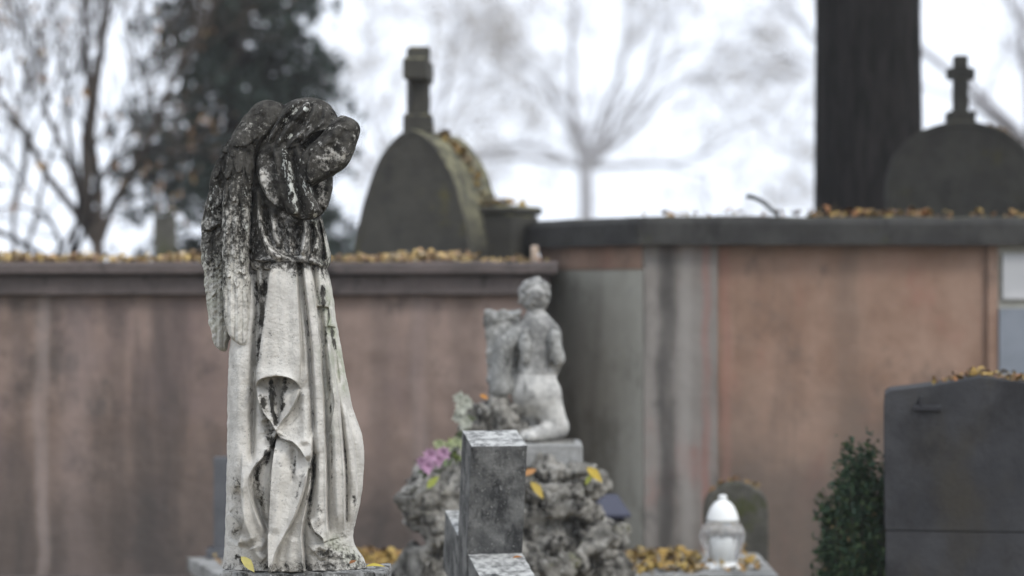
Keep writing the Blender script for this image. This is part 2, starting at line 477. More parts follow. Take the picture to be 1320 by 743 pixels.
def pillow(name, L, Rr, Df, Db, wc, items, parent, paint, tp=(0, 0), nu=220, dv=1.0, p=2.3, extra=None, edge=4.0, jit=.7, seed=1, back_folds=0.0, noise=.8, mat=None):
    v0, v1 = L[0][0], L[-1][0]
    n = int((v1-v0)/dv)+1
    vs = np.linspace(v0, v1, n)
    uL = sm_interp(vs, L); uR = sm_interp(vs, Rr)
    uL += jit*fbm(vs*.11, vs*0, vs*0+seed, 3, seed); uR += jit*fbm(vs*.11, vs*0+5, vs*0+seed, 3, seed+3)
    df = sm_interp(vs, Df); db = sm_interp(vs, Db); w0 = sm_interp(vs, wc)
    tf = np.ones(n)
    if tp[0]: x = np.clip((vs-v0)/tp[0], 0, 1); tf *= np.sqrt(1-(1-x)**2)
    if tp[1]: x = np.clip((v1-vs)/tp[1], 0, 1); tf *= np.sqrt(1-(1-x)**2)
    t = np.linspace(-1, 1, nu)
    x = .6*t+.4*np.sin(np.pi/2*t)
    c = (uL+uR)/2; a = (uR-uL)/2
    U = c[:, None]+a[:, None]*x[None, :]
    V = np.repeat(vs[:, None], nu, 1)
    prof = (1-np.abs(x)**p)**(1/p)
    W = (df*tf)[:, None]*prof[None, :]
    k = 1/(1-(W+w0[:, None])*SS/SD)
    PU = CX+(U-CX)*k; PV = CY+(V-CY)*k       # where the surface is seen, so that folds fall where they were drawn
    e = sstep(0, 1, np.minimum((1-np.abs(x))[None, :]*a[:, None]/edge, 1))*np.minimum(1, tf[:, None]*1.5)
    rel = relief(PU, PV, items)
    if extra is not None: rel = rel+extra(PU, PV)
    rel = rel+noise*fbm(U*.10, V*.10, W*.1, 4, seed+40)
    Wf = w0[:, None]+W+e*rel
    xb = x[1:-1]
    Ub = U[:, 1:-1]; Vb = V[:, 1:-1]
    Wb = w0[:, None]-(db*tf)[:, None]*prof[None, 1:-1]
    if back_folds: Wb = Wb+e[:, 1:-1]*back_folds*np.sin(Ub*.22+2*fbm(Ub*.02, Vb*.01, Ub*0, 2, seed))
    Wb = Wb+e[:, 1:-1]*1.0*fbm(Ub*.1, Vb*.1, Ub*0+9, 3, seed+60)
    vf = S2W(U, V, Wf).reshape(-1, 3); vb = S2W(Ub, Vb, Wb).reshape(-1, 3)
    nb = nu-2; off = n*nu
    r = np.arange(n-1)[:, None]; q = np.arange(nu-1)[None, :]
    A = r*nu+q
    F = np.stack([A, A+nu, A+nu+1, A+1], -1).reshape(-1, 4)
    colsb = np.concatenate([np.arange(n)[:, None]*nu, off+np.arange(n)[:, None]*nb+np.arange(nb)[None, :], np.arange(n)[:, None]*nu+nu-1], 1)
    B = np.stack([colsb[:-1, :-1], colsb[:-1, 1:], colsb[1:, 1:], colsb[1:, :-1]], -1).reshape(-1, 4)
    faces = np.concatenate([F, B]).tolist()
    top = list(range(nu))+[int(i) for i in colsb[0, -2:0:-1]]
    bot = [int(i) for i in colsb[-1, :]]+[int((n-1)*nu+i) for i in range(nu-2, 0, -1)]
    faces += [top, bot]
    g, li, al = paint(PU, PV)
    gb, lb, ab = paint(Ub, Vb)
    cat = lambda p_, q_: np.concatenate([np.broadcast_to(p_, PU.shape).ravel(), np.broadcast_to(q_, Ub.shape).ravel()])
    return mesh_obj(name, np.concatenate([vf, vb]), faces, mat or M_statue, parent, True,
                    attrs={'grime_shade': cat(g, gb), 'lichen': cat(li, lb), 'algae': cat(al, ab)})

# ------------------------------------------------------------------ the angel
BV = 731.0
angel = thing('angel_statue', 'weathered stone angel with folded wings bowing its head behind a raised arm', 'statue', S2W(np.array(385.), np.array(BV), np.array(0.)))

def st(pts, a, side, **k): return ('s', pts, dict(a=a, side=side, **k))
def rg(pts, a, w=4, **k): return ('r', pts, dict(a=a, w=w, **k))
def vl(pts, a, w=4, **k): return ('v', pts, dict(a=a, w=w, **k))

skirt_items = [
    # apron panel
    st([(350, 338), (345, 380), (338, 430), (331, 475), (330, 503)], 8, 'R', hi=26, lo=5, dip=5, e=(0, .28)),
    st([(383, 338), (386, 400), (388, 450), (387, 503)], 6, 'L', hi=26, lo=5, dip=4, e=(0, .28)),
    st([(328, 503), (337, 490), (352, 486), (368, 486), (380, 491), (388, 503)], 8, 'U', hi=9, lo=14, dip=12, s=1.4, e=(.2, .2)),
    rg([(332, 495), (345, 483), (365, 482), (384, 493)], 2.0, 4),
    # teardrop under the hem
    st([(330, 498), (333, 515), (341, 533), (350, 545), (357, 556)], 8, 'R', hi=7, lo=8, dip=7, e=(.3, .05)),
    st([(386, 498), (384, 512), (375, 530), (365, 543), (357, 555)], 7, 'L', hi=7, lo=6, dip=4, e=(.3, .05)),
    vl([(357, 490), (357, 520), (357, 552)], 6, 4, e=(0, .1)),
    rg([(350, 497), (351, 520), (356, 545)], 3, 3),
    # right flap with its S shaped hem
    st([(355, 552), (359, 563), (368, 567), (378, 570), (388, 580), (398, 596)], 7, 'U', hi=16, lo=9, dip=6, s=1.5, e=(.05, .1)),
    rg([(392, 500), (394, 540), (394, 575)], 5, 7),
    # left flap
    st([(357, 556), (350, 576), (340, 590), (329, 602), (323, 618), (325, 640), (333, 665), (346, 694)], 8, 'L', hi=10, lo=10, dip=9, e=(.05, .1)),
    vl([(343, 540), (349, 560), (349, 580)], 5, 6),
    # middle lower panel
    st([(355, 560), (351, 600), (348, 650), (346, 690), (347, 733)], 8, 'R', hi=16, lo=6, dip=6, e=(.06, 0)),
    st([(399, 600), (393, 630), (381, 665), (368, 690), (357, 712), (352, 733)], 6, 'L', hi=14, lo=7, dip=6, e=(.1, 0)),
    vl([(378, 578), (379, 600), (377, 625)], 2.5, 3),
    rg([(362, 580), (360, 640), (355, 690)], 3, 6),
    st([(404, 555), (401, 620), (395, 655), (390, 690), (393, 733)], 7, 'L', hi=12, lo=7, dip=8, e=(.12, 0)),
    rg([(378, 690), (374, 710), (375, 733)], 3, 6, e=(.2, 0)),
    # folds right of the apron
    vl([(387, 338), (394, 400), (399, 450), (403, 520), (404, 570)], 6, 3.2, e=(0, .15)),
    rg([(391, 340), (403, 430), (410, 540), (411, 620), (410, 690)], 5, 6, e=(0, .1)),
    st([(401, 340), (409, 400), (415, 470), (419, 540), (421, 600), (422, 660), (425, 705)], 6, 'L', hi=7, lo=5, dip=6, e=(0, .1)),
    rg([(412, 345), (424, 430), (431, 540), (435, 620), (437, 690)], 5, 6, e=(0, .1)),
    st([(424, 440), (435, 500), (441, 560), (445, 620), (445, 692)], 7, 'L', hi=8, lo=5, dip=7),
    rg([(434, 480), (449, 570), (455, 620), (452, 680)], 4, 6),
    st([(444, 510), (453, 560), (459, 600), (460, 650), (455, 690)], 5, 'L', hi=6, lo=3, dip=4),
    st([(429, 498), (432, 520), (428, 543), (424, 566)], 4, 'R', hi=5, lo=4, dip=3),
    st([(408, 396), (416, 395), (425, 397)], 5, 'U', hi=22, lo=5, dip=4, s=1),
    st([(424, 396), (426, 410), (424, 421)], 3, 'R', hi=6, lo=4, dip=3, s=1),
    st([(423, 421), (433, 422)], 5, 'U', hi=16, lo=5, dip=4, s=1),
    vl([(413, 400), (418, 450), (424, 520)], 3, 2.5), vl([(428, 424), (432, 460), (437, 500)], 3, 2.5),
    # folds on the left
    vl([(343, 340), (338, 400), (333, 450), (329, 480)], 5, 4.5, e=(0, .1)),
    vl([(327, 340), (331, 400), (328, 440), (326, 500), (325, 560), (324, 602)], 8, 4, e=(0, .1)),
    rg([(309, 440), (309, 560), (306, 640)], 6, 11),
    rg([(318, 600), (317, 640), (320, 675), (330, 700)], 6, 5),
    st([(313, 580), (313, 640), (316, 668), (312, 686), (306, 704)], 7, 'R', hi=8, lo=8, dip=8, e=(.25, .1)),
    st([(295, 660), (303, 668), (312, 682)], 4, 'D', hi=8, lo=4, dip=3),
    rg([(306, 702), (315, 696), (328, 700), (343, 706)], 3, 6),
    rg([(326, 704), (332, 714), (342, 722)], 4, 5),
    vl([(331, 640), (338, 670), (345, 690)], 4, 4),
    st([(398, 668), (405, 684), (415, 692), (418, 700)], 6, 'U', hi=10, lo=6, dip=5),
    rg([(402, 712), (412, 704), (424, 708)], 5, 5),
]
def skirt_extra(U, V):
    m = sstep(690, 712, V+.22*(U-385))
    rubble = m*(5*fbm(U*.09, V*.13, U*0, 3, 5)+4*np.abs(fbm(U*.16, V*.16, U*0+4, 2, 8)))*sstep(392, 420, U)
    return rubble+.5*np.sin(U*.4+4*fbm(U*.03, V*.01, U*0, 2, 3))
def skirt_paint(U, V):
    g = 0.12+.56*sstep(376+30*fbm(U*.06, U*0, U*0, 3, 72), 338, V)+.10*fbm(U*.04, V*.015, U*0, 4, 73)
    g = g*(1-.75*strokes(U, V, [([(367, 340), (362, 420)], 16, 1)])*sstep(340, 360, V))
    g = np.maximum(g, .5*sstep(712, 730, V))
    g = np.maximum(g, 1.08*strokes(U, V, [  # stains, plus dark crease shading drawn along the folds
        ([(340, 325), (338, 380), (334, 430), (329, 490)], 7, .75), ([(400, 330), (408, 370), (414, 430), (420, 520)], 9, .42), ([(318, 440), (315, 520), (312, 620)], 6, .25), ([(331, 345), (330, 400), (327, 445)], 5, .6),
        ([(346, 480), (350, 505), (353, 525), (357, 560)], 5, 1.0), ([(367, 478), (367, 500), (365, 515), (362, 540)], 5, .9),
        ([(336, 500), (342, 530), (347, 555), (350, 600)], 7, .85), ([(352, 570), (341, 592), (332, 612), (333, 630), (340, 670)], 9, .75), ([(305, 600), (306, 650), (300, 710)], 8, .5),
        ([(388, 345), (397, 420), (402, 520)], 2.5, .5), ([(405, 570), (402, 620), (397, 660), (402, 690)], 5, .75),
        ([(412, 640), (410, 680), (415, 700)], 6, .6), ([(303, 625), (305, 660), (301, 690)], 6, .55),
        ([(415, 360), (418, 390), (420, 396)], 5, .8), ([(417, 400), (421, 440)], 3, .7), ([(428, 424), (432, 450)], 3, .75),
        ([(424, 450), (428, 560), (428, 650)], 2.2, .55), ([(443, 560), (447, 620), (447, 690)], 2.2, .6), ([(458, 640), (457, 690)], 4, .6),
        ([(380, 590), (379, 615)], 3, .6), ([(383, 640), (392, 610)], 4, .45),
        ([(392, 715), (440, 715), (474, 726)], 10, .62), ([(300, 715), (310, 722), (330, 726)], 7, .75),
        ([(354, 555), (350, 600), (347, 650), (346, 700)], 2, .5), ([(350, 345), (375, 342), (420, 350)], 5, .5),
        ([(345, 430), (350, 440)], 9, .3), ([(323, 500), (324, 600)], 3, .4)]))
    al = strokes(U, V, [([(412, 350), (425, 410), (436, 470), (448, 520)], 10, .9), ([(415, 450), (430, 560)], 8, .3), ([(430, 700), (460, 725)], 12, .6)])
    return np.clip(g, 0, 1), .12+.25*sstep(700, 726, V), al

pillow('robe_skirt',
       [(336, 326), (345, 322), (380, 316), (430, 300), (450, 296), (500, 294), (560, 293.5), (600, 293), (640, 292), (680, 291), (700, 290), (731, 287)],
       [(336, 416), (345, 421), (360, 426), (380, 429), (410, 433), (440, 438), (470, 443), (490, 447), (515, 452), (530, 456), (545, 461), (560, 466), (575, 468.5), (590, 469.5), (610, 469), (630, 467), (650, 464), (665, 460), (680, 457), (692, 455), (702, 457), (712, 463), (720, 469), (731, 473)],
       [(336, 36), (360, 41), (420, 50), (500, 55), (600, 58), (690, 54), (731, 47)],
       [(336, 34), (420, 46), (600, 50), (731, 40)], [(336, 0), (731, 0)], skirt_items, angel, skirt_paint,
       nu=330, extra=skirt_extra, back_folds=4, edge=3.0, p=2.4, dv=.9)

chest_items = [
    rg([(333, 250), (336, 285), (343, 311), (354, 327), (370, 335)], 8, 4.5, e=(0, .15)),
    vl([(341, 262), (345, 290), (353, 312), (364, 324)], 5, 4),
    rg([(352, 268), (354, 298), (360, 320)], 5, 5), vl([(362, 280), (366, 308), (371, 330)], 5, 4),
    rg([(372, 284), (374, 300), (376, 318)], 3, 4),
    vl([(384, 286), (384, 310), (382, 332)], 7, 6),
    rg([(396, 280), (395, 305), (390, 331)], 9, 4),
    vl([(401, 285), (401, 310), (397, 335)], 5, 3),
    rg([(406, 282), (410, 308), (405, 330)], 5, 3.2), vl([(410, 282), (416, 312), (416, 340)], 6, 2.6),
    rg([(414, 282), (420, 310), (423, 336)], 5, 3),
    rg([(400, 332), (405, 320), (412, 322)], 4, 2.6), rg([(398, 336), (408, 338), (418, 344)], 5, 4),
    st([(322, 335), (350, 338), (385, 339), (405, 341), (420, 350)], 5, 'U', hi=10, lo=3, dip=4),
]
def chest_paint(U, V):
    g = .62+.26*sstep(310, 255, V)+.12*fbm(U*.05, V*.03, U*0, 3, 71)
    hl = strokes(U, V, [([(333, 255), (337, 290), (345, 313), (358, 330)], 3, .38), ([(395, 285), (391, 331)], 3, .35), ([(352, 285), (355, 310)], 4, .28), ([(405, 285), (409, 320)], 3, .25), ([(420, 300), (424, 338)], 3, .3)])  # paler ridge lines: rim highlights painted into the colour
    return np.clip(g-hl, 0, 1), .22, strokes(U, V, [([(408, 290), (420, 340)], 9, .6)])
pillow('robe_bodice', [(160, 340), (195, 328), (240, 322), (300, 320), (338, 320), (352, 326)],
       [(160, 380), (195, 392), (240, 404), (270, 412), (284, 416), (296, 419), (308, 422), (320, 425), (330, 427), (338, 426.5), (345, 424), (350, 419), (352, 414)],
       [(160, 26), (195, 32), (250, 36), (300, 40), (335, 44), (345, 42), (352, 34)], [(160, 30), (352, 36)], [(160, -4), (195, -2), (352, 0)], chest_items, angel, chest_paint,
       nu=200, tp=(20, 6), edge=3, seed=4)

sleeve_items = [
    st([(352, 190), (356, 220), (361, 248), (372, 277)], 3.5, 'R', hi=18, lo=10, dip=2.5, e=(.15, 0), s=3),
    rg([(366, 186), (371, 215), (376, 245), (382, 280)], 5, 6, e=(0, .05)),
    vl([(378, 196), (383, 236), (391, 282)], 4, 3, e=(.1, .02)),
    rg([(384, 188), (390, 215), (396, 245), (406, 278)], 6, 6, e=(0, .05)),
    st([(399, 222), (402, 245), (408, 262), (419, 278)], 4.5, 'L', hi=14, lo=12, dip=6, e=(.08, 0)),
    rg([(334, 215), (337, 235), (344, 252), (354, 266), (368, 276)], 3, 3),
    rg([(424, 240), (424, 255), (419, 272)], 3, 4),
]
def sleeve_paint(U, V):
    g = .84+.0*U
    g = np.minimum(g, 1-strokes(U, V, [([(333, 190), (337, 222), (343, 242), (351, 258), (366, 282)], 11, .66), ([(412, 236), (417, 262)], 9, .60)]))  # lit crescent and lining painted paler than the crust
    li = .2+strokes(U, V, [([(366, 180), (371, 210), (376, 245), (388, 300)], 10, 1.3), ([(386, 190), (393, 225), (398, 250), (412, 300)], 10, 1.3)])
    li = li*(1-.8*strokes(U, V, [([(337, 222), (344, 245), (358, 266)], 8, 1), ([(415, 245), (420, 265)], 9, .8)]))
    return g, np.clip(li, 0, 1.06), .25*sstep(200, 185, V)
pillow('hanging_sleeve', [(178, 352), (190, 340), (200, 334), (212, 332), (225, 333.5), (240, 338), (252, 344), (262, 351), (270, 361), (276, 371), (281, 382), (284, 391), (285.5, 397)],
       [(178, 392), (190, 402), (202, 416), (215, 426), (228, 431), (240, 431), (252, 429), (262, 426), (270, 422), (276, 418), (280, 413), (284, 405), (285.5, 400)],
       [(178, 20), (200, 26), (250, 30), (270, 30), (285.5, 28)], [(178, 34), (285.5, 34)], [(178, 14), (200, 22), (285.5, 26)], sleeve_items, angel, sleeve_paint,
       nu=220, tp=(16, 2.5), edge=3, seed=9, noise=2.0)

head_items = [
    st([(352, 198), (368, 194), (384, 190), (395, 184), (401, 177), (412, 171), (424, 168), (440, 158)], 9, 'U', hi=10, lo=14, dip=15, e=(0, 0), s=1.6),
    rg([(392, 127), (373, 140), (358, 163), (346, 188)], 4.5, 3.6), vl([(395, 128), (378, 145), (363, 166), (350, 190)], 3, 2.5),
    rg([(400, 128), (386, 150), (370, 170), (354, 192)], 4.5, 3.6), vl([(405, 130), (393, 152), (378, 172), (362, 192)], 3, 2.5),
    rg([(409, 131), (402, 155), (388, 174), (370, 190)], 4.5, 3.6), vl([(415, 135), (411, 156), (398, 173), (382, 188)], 3, 2.5),
    rg([(420, 138), (420, 156), (408, 166), (394, 180)], 4.5, 3.6), vl([(427, 146), (424, 160)], 2, 2.5),
    vl([(365, 150), (380, 158), (395, 158)], 2.5, 4),
    rg([(384, 181), (395, 177), (402, 168), (399, 163)], 4, 3.5),
    rg([(414, 181), (422, 176), (428, 172)], 7, 4), rg([(402, 184), (408, 192)], 3, 5), vl([(410, 176), (417, 173)], 3, 2.5),
]
def head_extra(U, V):
    return 1.1*np.sin((U*.55+V*.42)*.62+5*fbm(U*.03, V*.03, U*0, 2, 77))*sstep(196, 180, V)+2.2*fbm((U+V*.5)*.16, (V-U*.8)*.05, U*0, 3, 21)
def head_paint(U, V):
    g = .79+0*U
    li = .24+strokes(U, V, [([(390, 128), (378, 143), (368, 155), (356, 172)], 8, 1.1), ([(394, 141), (396, 141)], 3.6, 1.9), ([(355, 182), (368, 177), (378, 175), (394, 169)], 5.5, 1.05), ([(356, 186), (372, 186)], 5, .5), ([(380, 182), (392, 186)], 5, .4), ([(376, 128), (386, 126)], 3, .4)])
    g = np.minimum(g, 1-strokes(U, V, [([(418, 178), (427, 173)], 3.5, .6)]))
    return g, np.clip(li, 0, 1.7), strokes(U, V, [([(352, 188), (366, 192)], 8, 1.0)])
pillow('bowed_head', [(125.5, 394), (128, 381), (132, 372), (138, 364), (146, 357), (156, 351), (166, 347), (176, 344), (186, 343), (194, 346), (202, 356), (206, 364)],
       [(125.5, 402), (127, 411), (130, 418), (135, 425), (141, 430), (148, 434), (155, 437), (161, 438.5), (168, 437), (176, 432), (184, 423), (192, 410), (200, 396), (206, 380)],
       [(125.5, 40), (160, 43), (185, 40), (206, 34)], [(125.5, 36), (206, 30)], [(125.5, 0), (206, 2)], head_items, angel, head_paint,
       nu=220, tp=(30, 10), edge=3, dv=.7, extra=head_extra, seed=15, noise=1.2, p=2.1)

arm_items = [
    st([(402, 196), (397, 212), (397, 228), (404, 243)], 3, 'R', hi=14, lo=3, dip=2),
    rg([(455, 172), (450, 195), (440, 215)], 2, 9), vl([(424, 184), (430, 200), (424, 220)], 2, 6),
    rg([(440, 160), (428, 176), (412, 192)], 2, 5), vl([(446, 166), (436, 184)], 1.6, 3),
]
def arm_paint(U, V):
    g = .81-.26*np.exp(-(((U-428)/19)**2+((V-203)/14)**2))
    li = .34+.26*np.exp(-(((U-428)/20)**2+((V-200)/16)**2))
    return g, li, .35*np.exp(-(((U-450)/15)**2+((V-215)/12)**2))
pillow('raised_arm', [(152.5, 443), (156, 437), (161, 431), (168, 425.5), (176, 419), (184, 411), (192, 402), (200, 395), (210, 391), (220, 388.5), (232, 388), (240, 390), (247, 396)],
       [(152.5, 447), (154, 453), (157, 459), (161, 464), (166, 467), (172, 467.5), (180, 466), (190, 462.5), (200, 459.5), (208, 456), (215, 452), (220, 447), (225, 439), (230, 430), (236, 419), (242, 408), (247, 401)],
       [(152.5, 22), (200, 27), (247, 24)], [(152.5, 22), (247, 22)], [(152.5, 48), (200, 52), (247, 46)], arm_items, angel, arm_paint,
       nu=150, tp=(16, 14), edge=4, dv=.7, seed=23, p=2.2, noise=1.3)
# the far forearm, folded up against the brow behind the near one
pillow('raised_arm', [(158, 432), (166, 424), (180, 414), (196, 402), (215, 394), (235, 392), (246, 397)],
       [(158, 440), (166, 450), (180, 452), (200, 448), (218, 438), (235, 420), (246, 405)],
       [(158, 18), (246, 18)], [(158, 18), (246, 18)], [(158, -14), (246, -10)], [], angel, arm_paint, nu=80, tp=(12, 10), dv=1.5, seed=25)

def feather_rows(U, V, rows, seed):
    """overlapping feather rows: (tip line v, slope, feather width, length, height)"""
    H = np.zeros(U.shape)
    for (tv, slope, fw, ln, h) in rows[::-1]:
        ph = (U-290)/fw + .35*math.sin(tv)
        idx = np.floor(ph); fr = ph-idx-.5
        off = _hash(idx, idx*0+int(tv), idx*0, seed)*.55*min(ln, 40)
        tip = tv+slope*(U-290)+off-1.1*fw*(fr*2)**2
        m = V < tip
        hh = 1.7*h*np.exp(-(tip-V)/ln)*(1-.8*(fr*2)**2)+.9*np.exp(-(fr/.07)**2)
        H = np.where(m, hh, H*1.0)
    return H
def barbs(U, V, a, per, amp, seed):
    q = (U*math.cos(a)+V*math.sin(a))/per*2*np.pi
    return amp*np.sin(q+7*fbm(U*.035, V*.03, U*0, 4, seed))*(.5+.8*fbm(U*.07, V*.05, U*0+7, 2, seed+2))
near_rows = [(158, -.5, 13, 22, 2.6), (186, -.18, 16, 40, 2.4), (222, .05, 15, 26, 5), (256, .08, 13, 26, 4.5), (290, .1, 12, 26, 4), (322, .1, 11, 30, 4), (352, .15, 11, 34, 3.5), (470, .2, 9.5, 130, 4.2)]
far_rows = [(188, -.2, 15, 34, 3), (222, -.1, 15, 26, 5), (258, -.1, 14, 26, 4.5), (296, -.15, 13, 26, 5), (334, -.1, 12, 26, 4), (368, -.1, 11, 30, 3.5), (480, .1, 9, 120, 4.2)]
def near_extra(U, V):
    up = sstep(140, 160, V)
    return up*feather_rows(U, V, near_rows, 3)+up*barbs(U, V, .9, 5.5, .35, 4)*sstep(330, 420, V)+(1.8-.9*sstep(360, 430, V))*fbm(U*.18, V*.11, U*0, 3, 31)+up*1.2*fbm(U*.3, V*.035, U*0, 2, 37)
def far_extra(U, V):
    return sstep(165, 190, V)*feather_rows(U, V, far_rows, 5)+barbs(U, V, .75, 6.2, 1.0, 9)*sstep(300, 350, V)+(2.2-.8*sstep(380, 440, V))*fbm(U*.16, V*.12, U*0, 3, 33)
def wing_paint(U, V):
    g = .84-.26*sstep(200, 300, V)-.26*sstep(300, 375, V)-.16*sstep(375, 440, V)
    g = g+.25*strokes(U, V, [([(265, 290), (272, 320), (275, 370)], 9, 1), ([(288, 330), (291, 430)], 3, 1.2), ([(312, 250), (308, 300)], 6, .5)])
    li = .30+.34*sstep(195, 250, V)-.2*sstep(370, 440, V)
    li = li+strokes(U, V, [([(337, 172), (340, 173)], 3.5, 1), ([(352, 148), (362, 146)], 4, .7), ([(318, 215), (322, 260), (320, 320)], 9, .5), ([(285, 230), (272, 270), (276, 310)], 7, .45), ([(305, 350), (318, 340)], 8, .3)])
    return np.clip(g, 0, 1), np.clip(li, 0, 1.7), .10+.25*sstep(290, 340, V)*sstep(300, 270, U)
pillow('folded_wing', [(129.5, 342), (133, 333), (140, 325), (150, 317), (162, 309), (175, 302), (188, 297), (205, 294), (230, 291.5), (260, 290), (300, 289), (360, 290), (400, 291.5), (420, 294), (430, 298), (438, 304), (444, 311), (448, 317)],
       [(129.5, 349), (131, 358), (135, 366), (142, 371), (150, 371), (158, 366), (166, 357), (174, 348), (182, 341), (190, 336.5), (200, 334), (215, 331.5), (240, 329), (260, 327.5), (300, 325.5), (340, 324.5), (352, 324), (358, 326), (400, 327.5), (425, 328.5), (438, 328), (444, 326), (448, 321)],
       [(129.5, 20), (200, 25), (300, 20), (448, 16)], [(129.5, 20), (448, 14)], [(129.5, 6), (180, 16), (300, 24), (448, 28)],
       [st([(300, 189), (312, 190), (322, 186), (334, 176)], 1.3, 'U', hi=14, lo=6, dip=1.5), rg([(344, 172), (335, 190), (331, 215)], 4, 4), vl([(372, 152), (356, 166), (346, 176)], 3, 4),
        rg([(324, 260), (322, 320), (321, 350)], 2.5, 3), st([(322, 352), (314, 354), (308, 350)], 3, 'D', hi=5, lo=5, dip=2)],
       angel, wing_paint, nu=160, tp=(18, 14), extra=near_extra, seed=31, jit=1.3, edge=3, noise=1.5, dv=.8)
pillow('folded_wing', [(138, 328), (146, 320), (158, 310), (172, 300), (184, 291.5), (196, 284), (210, 277), (222, 271.5), (240, 268), (260, 264), (272, 260.5), (284, 258.5), (300, 258), (325, 257.5), (340, 259), (346, 261), (370, 263), (400, 266), (420, 269), (436, 272.5), (445, 276), (450, 280), (453.5, 286)],
       [(138, 334), (160, 330), (200, 318), (260, 306), (300, 302), (360, 300), (410, 298), (430, 296), (440, 294.5), (448, 293), (453.5, 290)],
       [(138, 22), (200, 26), (300, 24), (453.5, 17)], [(138, 20), (453.5, 14)], [(138, -4), (200, -10), (300, -14), (453.5, -8)],
       [st([(256, 290), (264, 298), (274, 296), (284, 288)], 4, 'U', hi=14, lo=5, dip=4), st([(284, 195), (296, 199), (308, 194)], 3, 'U', hi=12, lo=5, dip=3)],
       angel, wing_paint, nu=150, tp=(14, 12), extra=far_extra, seed=41, jit=1.7, edge=3, noise=1.5, dv=.8)

# ------------------------------------------------------------------ rough blocks: subdivided, chipped boxes
def rough_box(name, c, size, mat, parent=None, yaw=0, amp=.006, freq=18, seed=0, res=None, chip=.02, origin=None, tilt=0, pivot=None):
    hx, hy, hz = [q/2 for q in size]
    res = res or max(size)/28
    V = []; F = []; n0 = 0
    for ax in range(3):
        for sg in (-1, 1):
            a, b = [(1, 2), (2, 0), (0, 1)][ax]
            na = max(2, int(size[a]/res)); nb = max(2, int(size[b]/res))
            ga, gb = np.meshgrid(np.linspace(-1, 1, na+1), np.linspace(-1, 1, nb+1), indexing='ij')
            p = np.zeros((na+1, nb+1, 3)); h = (hx, hy, hz)
            p[..., ax] = sg*h[ax]; p[..., a] = ga*h[a]; p[..., b] = gb*h[b]
            V.append(p.reshape(-1, 3))
            for i in range(na):
                for j in range(nb):
                    q = [n0+i*(nb+1)+j, n0+(i+1)*(nb+1)+j, n0+(i+1)*(nb+1)+j+1, n0+i*(nb+1)+j+1]
                    F.append(q if sg > 0 else q[::-1])
            n0 += (na+1)*(nb+1)
    v = np.concatenate(V)
    h = np.array([hx, hy, hz])
    # merge coincident corner points
    key = np.round(v, 6); uq, inv = np.unique(key, axis=0, return_inverse=True); inv = inv.ravel()
    F = [[int(inv[i]) for i in f] for f in F]; v = uq
    dist = (h-np.abs(v)); ds = np.sort(dist, axis=1)
    near = np.exp(-(ds[:, 1]/chip))              # strongest on arrises
    nrm = v/h; nrm = np.where(np.abs(nrm) > .999, np.sign(nrm), 0); nrm = nrm/(np.linalg.norm(nrm, axis=1, keepdims=True)+1e-9)
    w = v+np.asarray(c, float)
    d = amp*fbm(w[:, 0]*freq, w[:, 1]*freq, w[:, 2]*freq, 4, seed)
    d -= near*chip*(.25+.55*np.abs(fbm(w[:, 0]*freq*.8, w[:, 1]*freq*.8, w[:, 2]*freq*.8, 3, seed+5)))
    v = v+nrm*d[:, None]
    v = rot(v, yaw, tilt)
    return mesh_obj(name, v+np.asarray(c, float), F, mat, parent, False, origin if origin is not None else np.asarray(c, float)-np.array([0, 0, hz]))

def rot(v, yaw=0, tilt=0):
    v = v.copy()
    if tilt:
        ct, s_ = math.cos(tilt), math.sin(tilt)
        y, z = v[:, 1].copy(), v[:, 2].copy()
        v[:, 1] = y*ct-z*s_; v[:, 2] = y*s_+z*ct
    if yaw:
        ct, s_ = math.cos(yaw), math.sin(yaw)
        x, y = v[:, 0].copy(), v[:, 1].copy()
        v[:, 0] = x*ct-y*s_; v[:, 1] = x*s_+y*ct
    return v

zb = CAMZ+(CY-BV)*SS
xl, xr = (290-CX)*SS, (502-CX)*SS
ped_t = thing('statue_pedestal', 'rough lichen spotted stone pedestal under the angel', 'pedestal', ((xl+xr)/2, SD, 0))
rough_box('pedestal_block', ((xl+xr)/2, SD-.008, zb/2-.001), (xr-xl, .205, zb), M_ped, ped_t, amp=.008, freq=30, seed=3, res=.0055, chip=.012)
rough_box('pedestal_foot', ((xl+xr)/2, SD-.01, .07), (xr-xl+.12, .40, .14), M_ped, ped_t, amp=.008, freq=20, seed=6, res=.02, chip=.014)

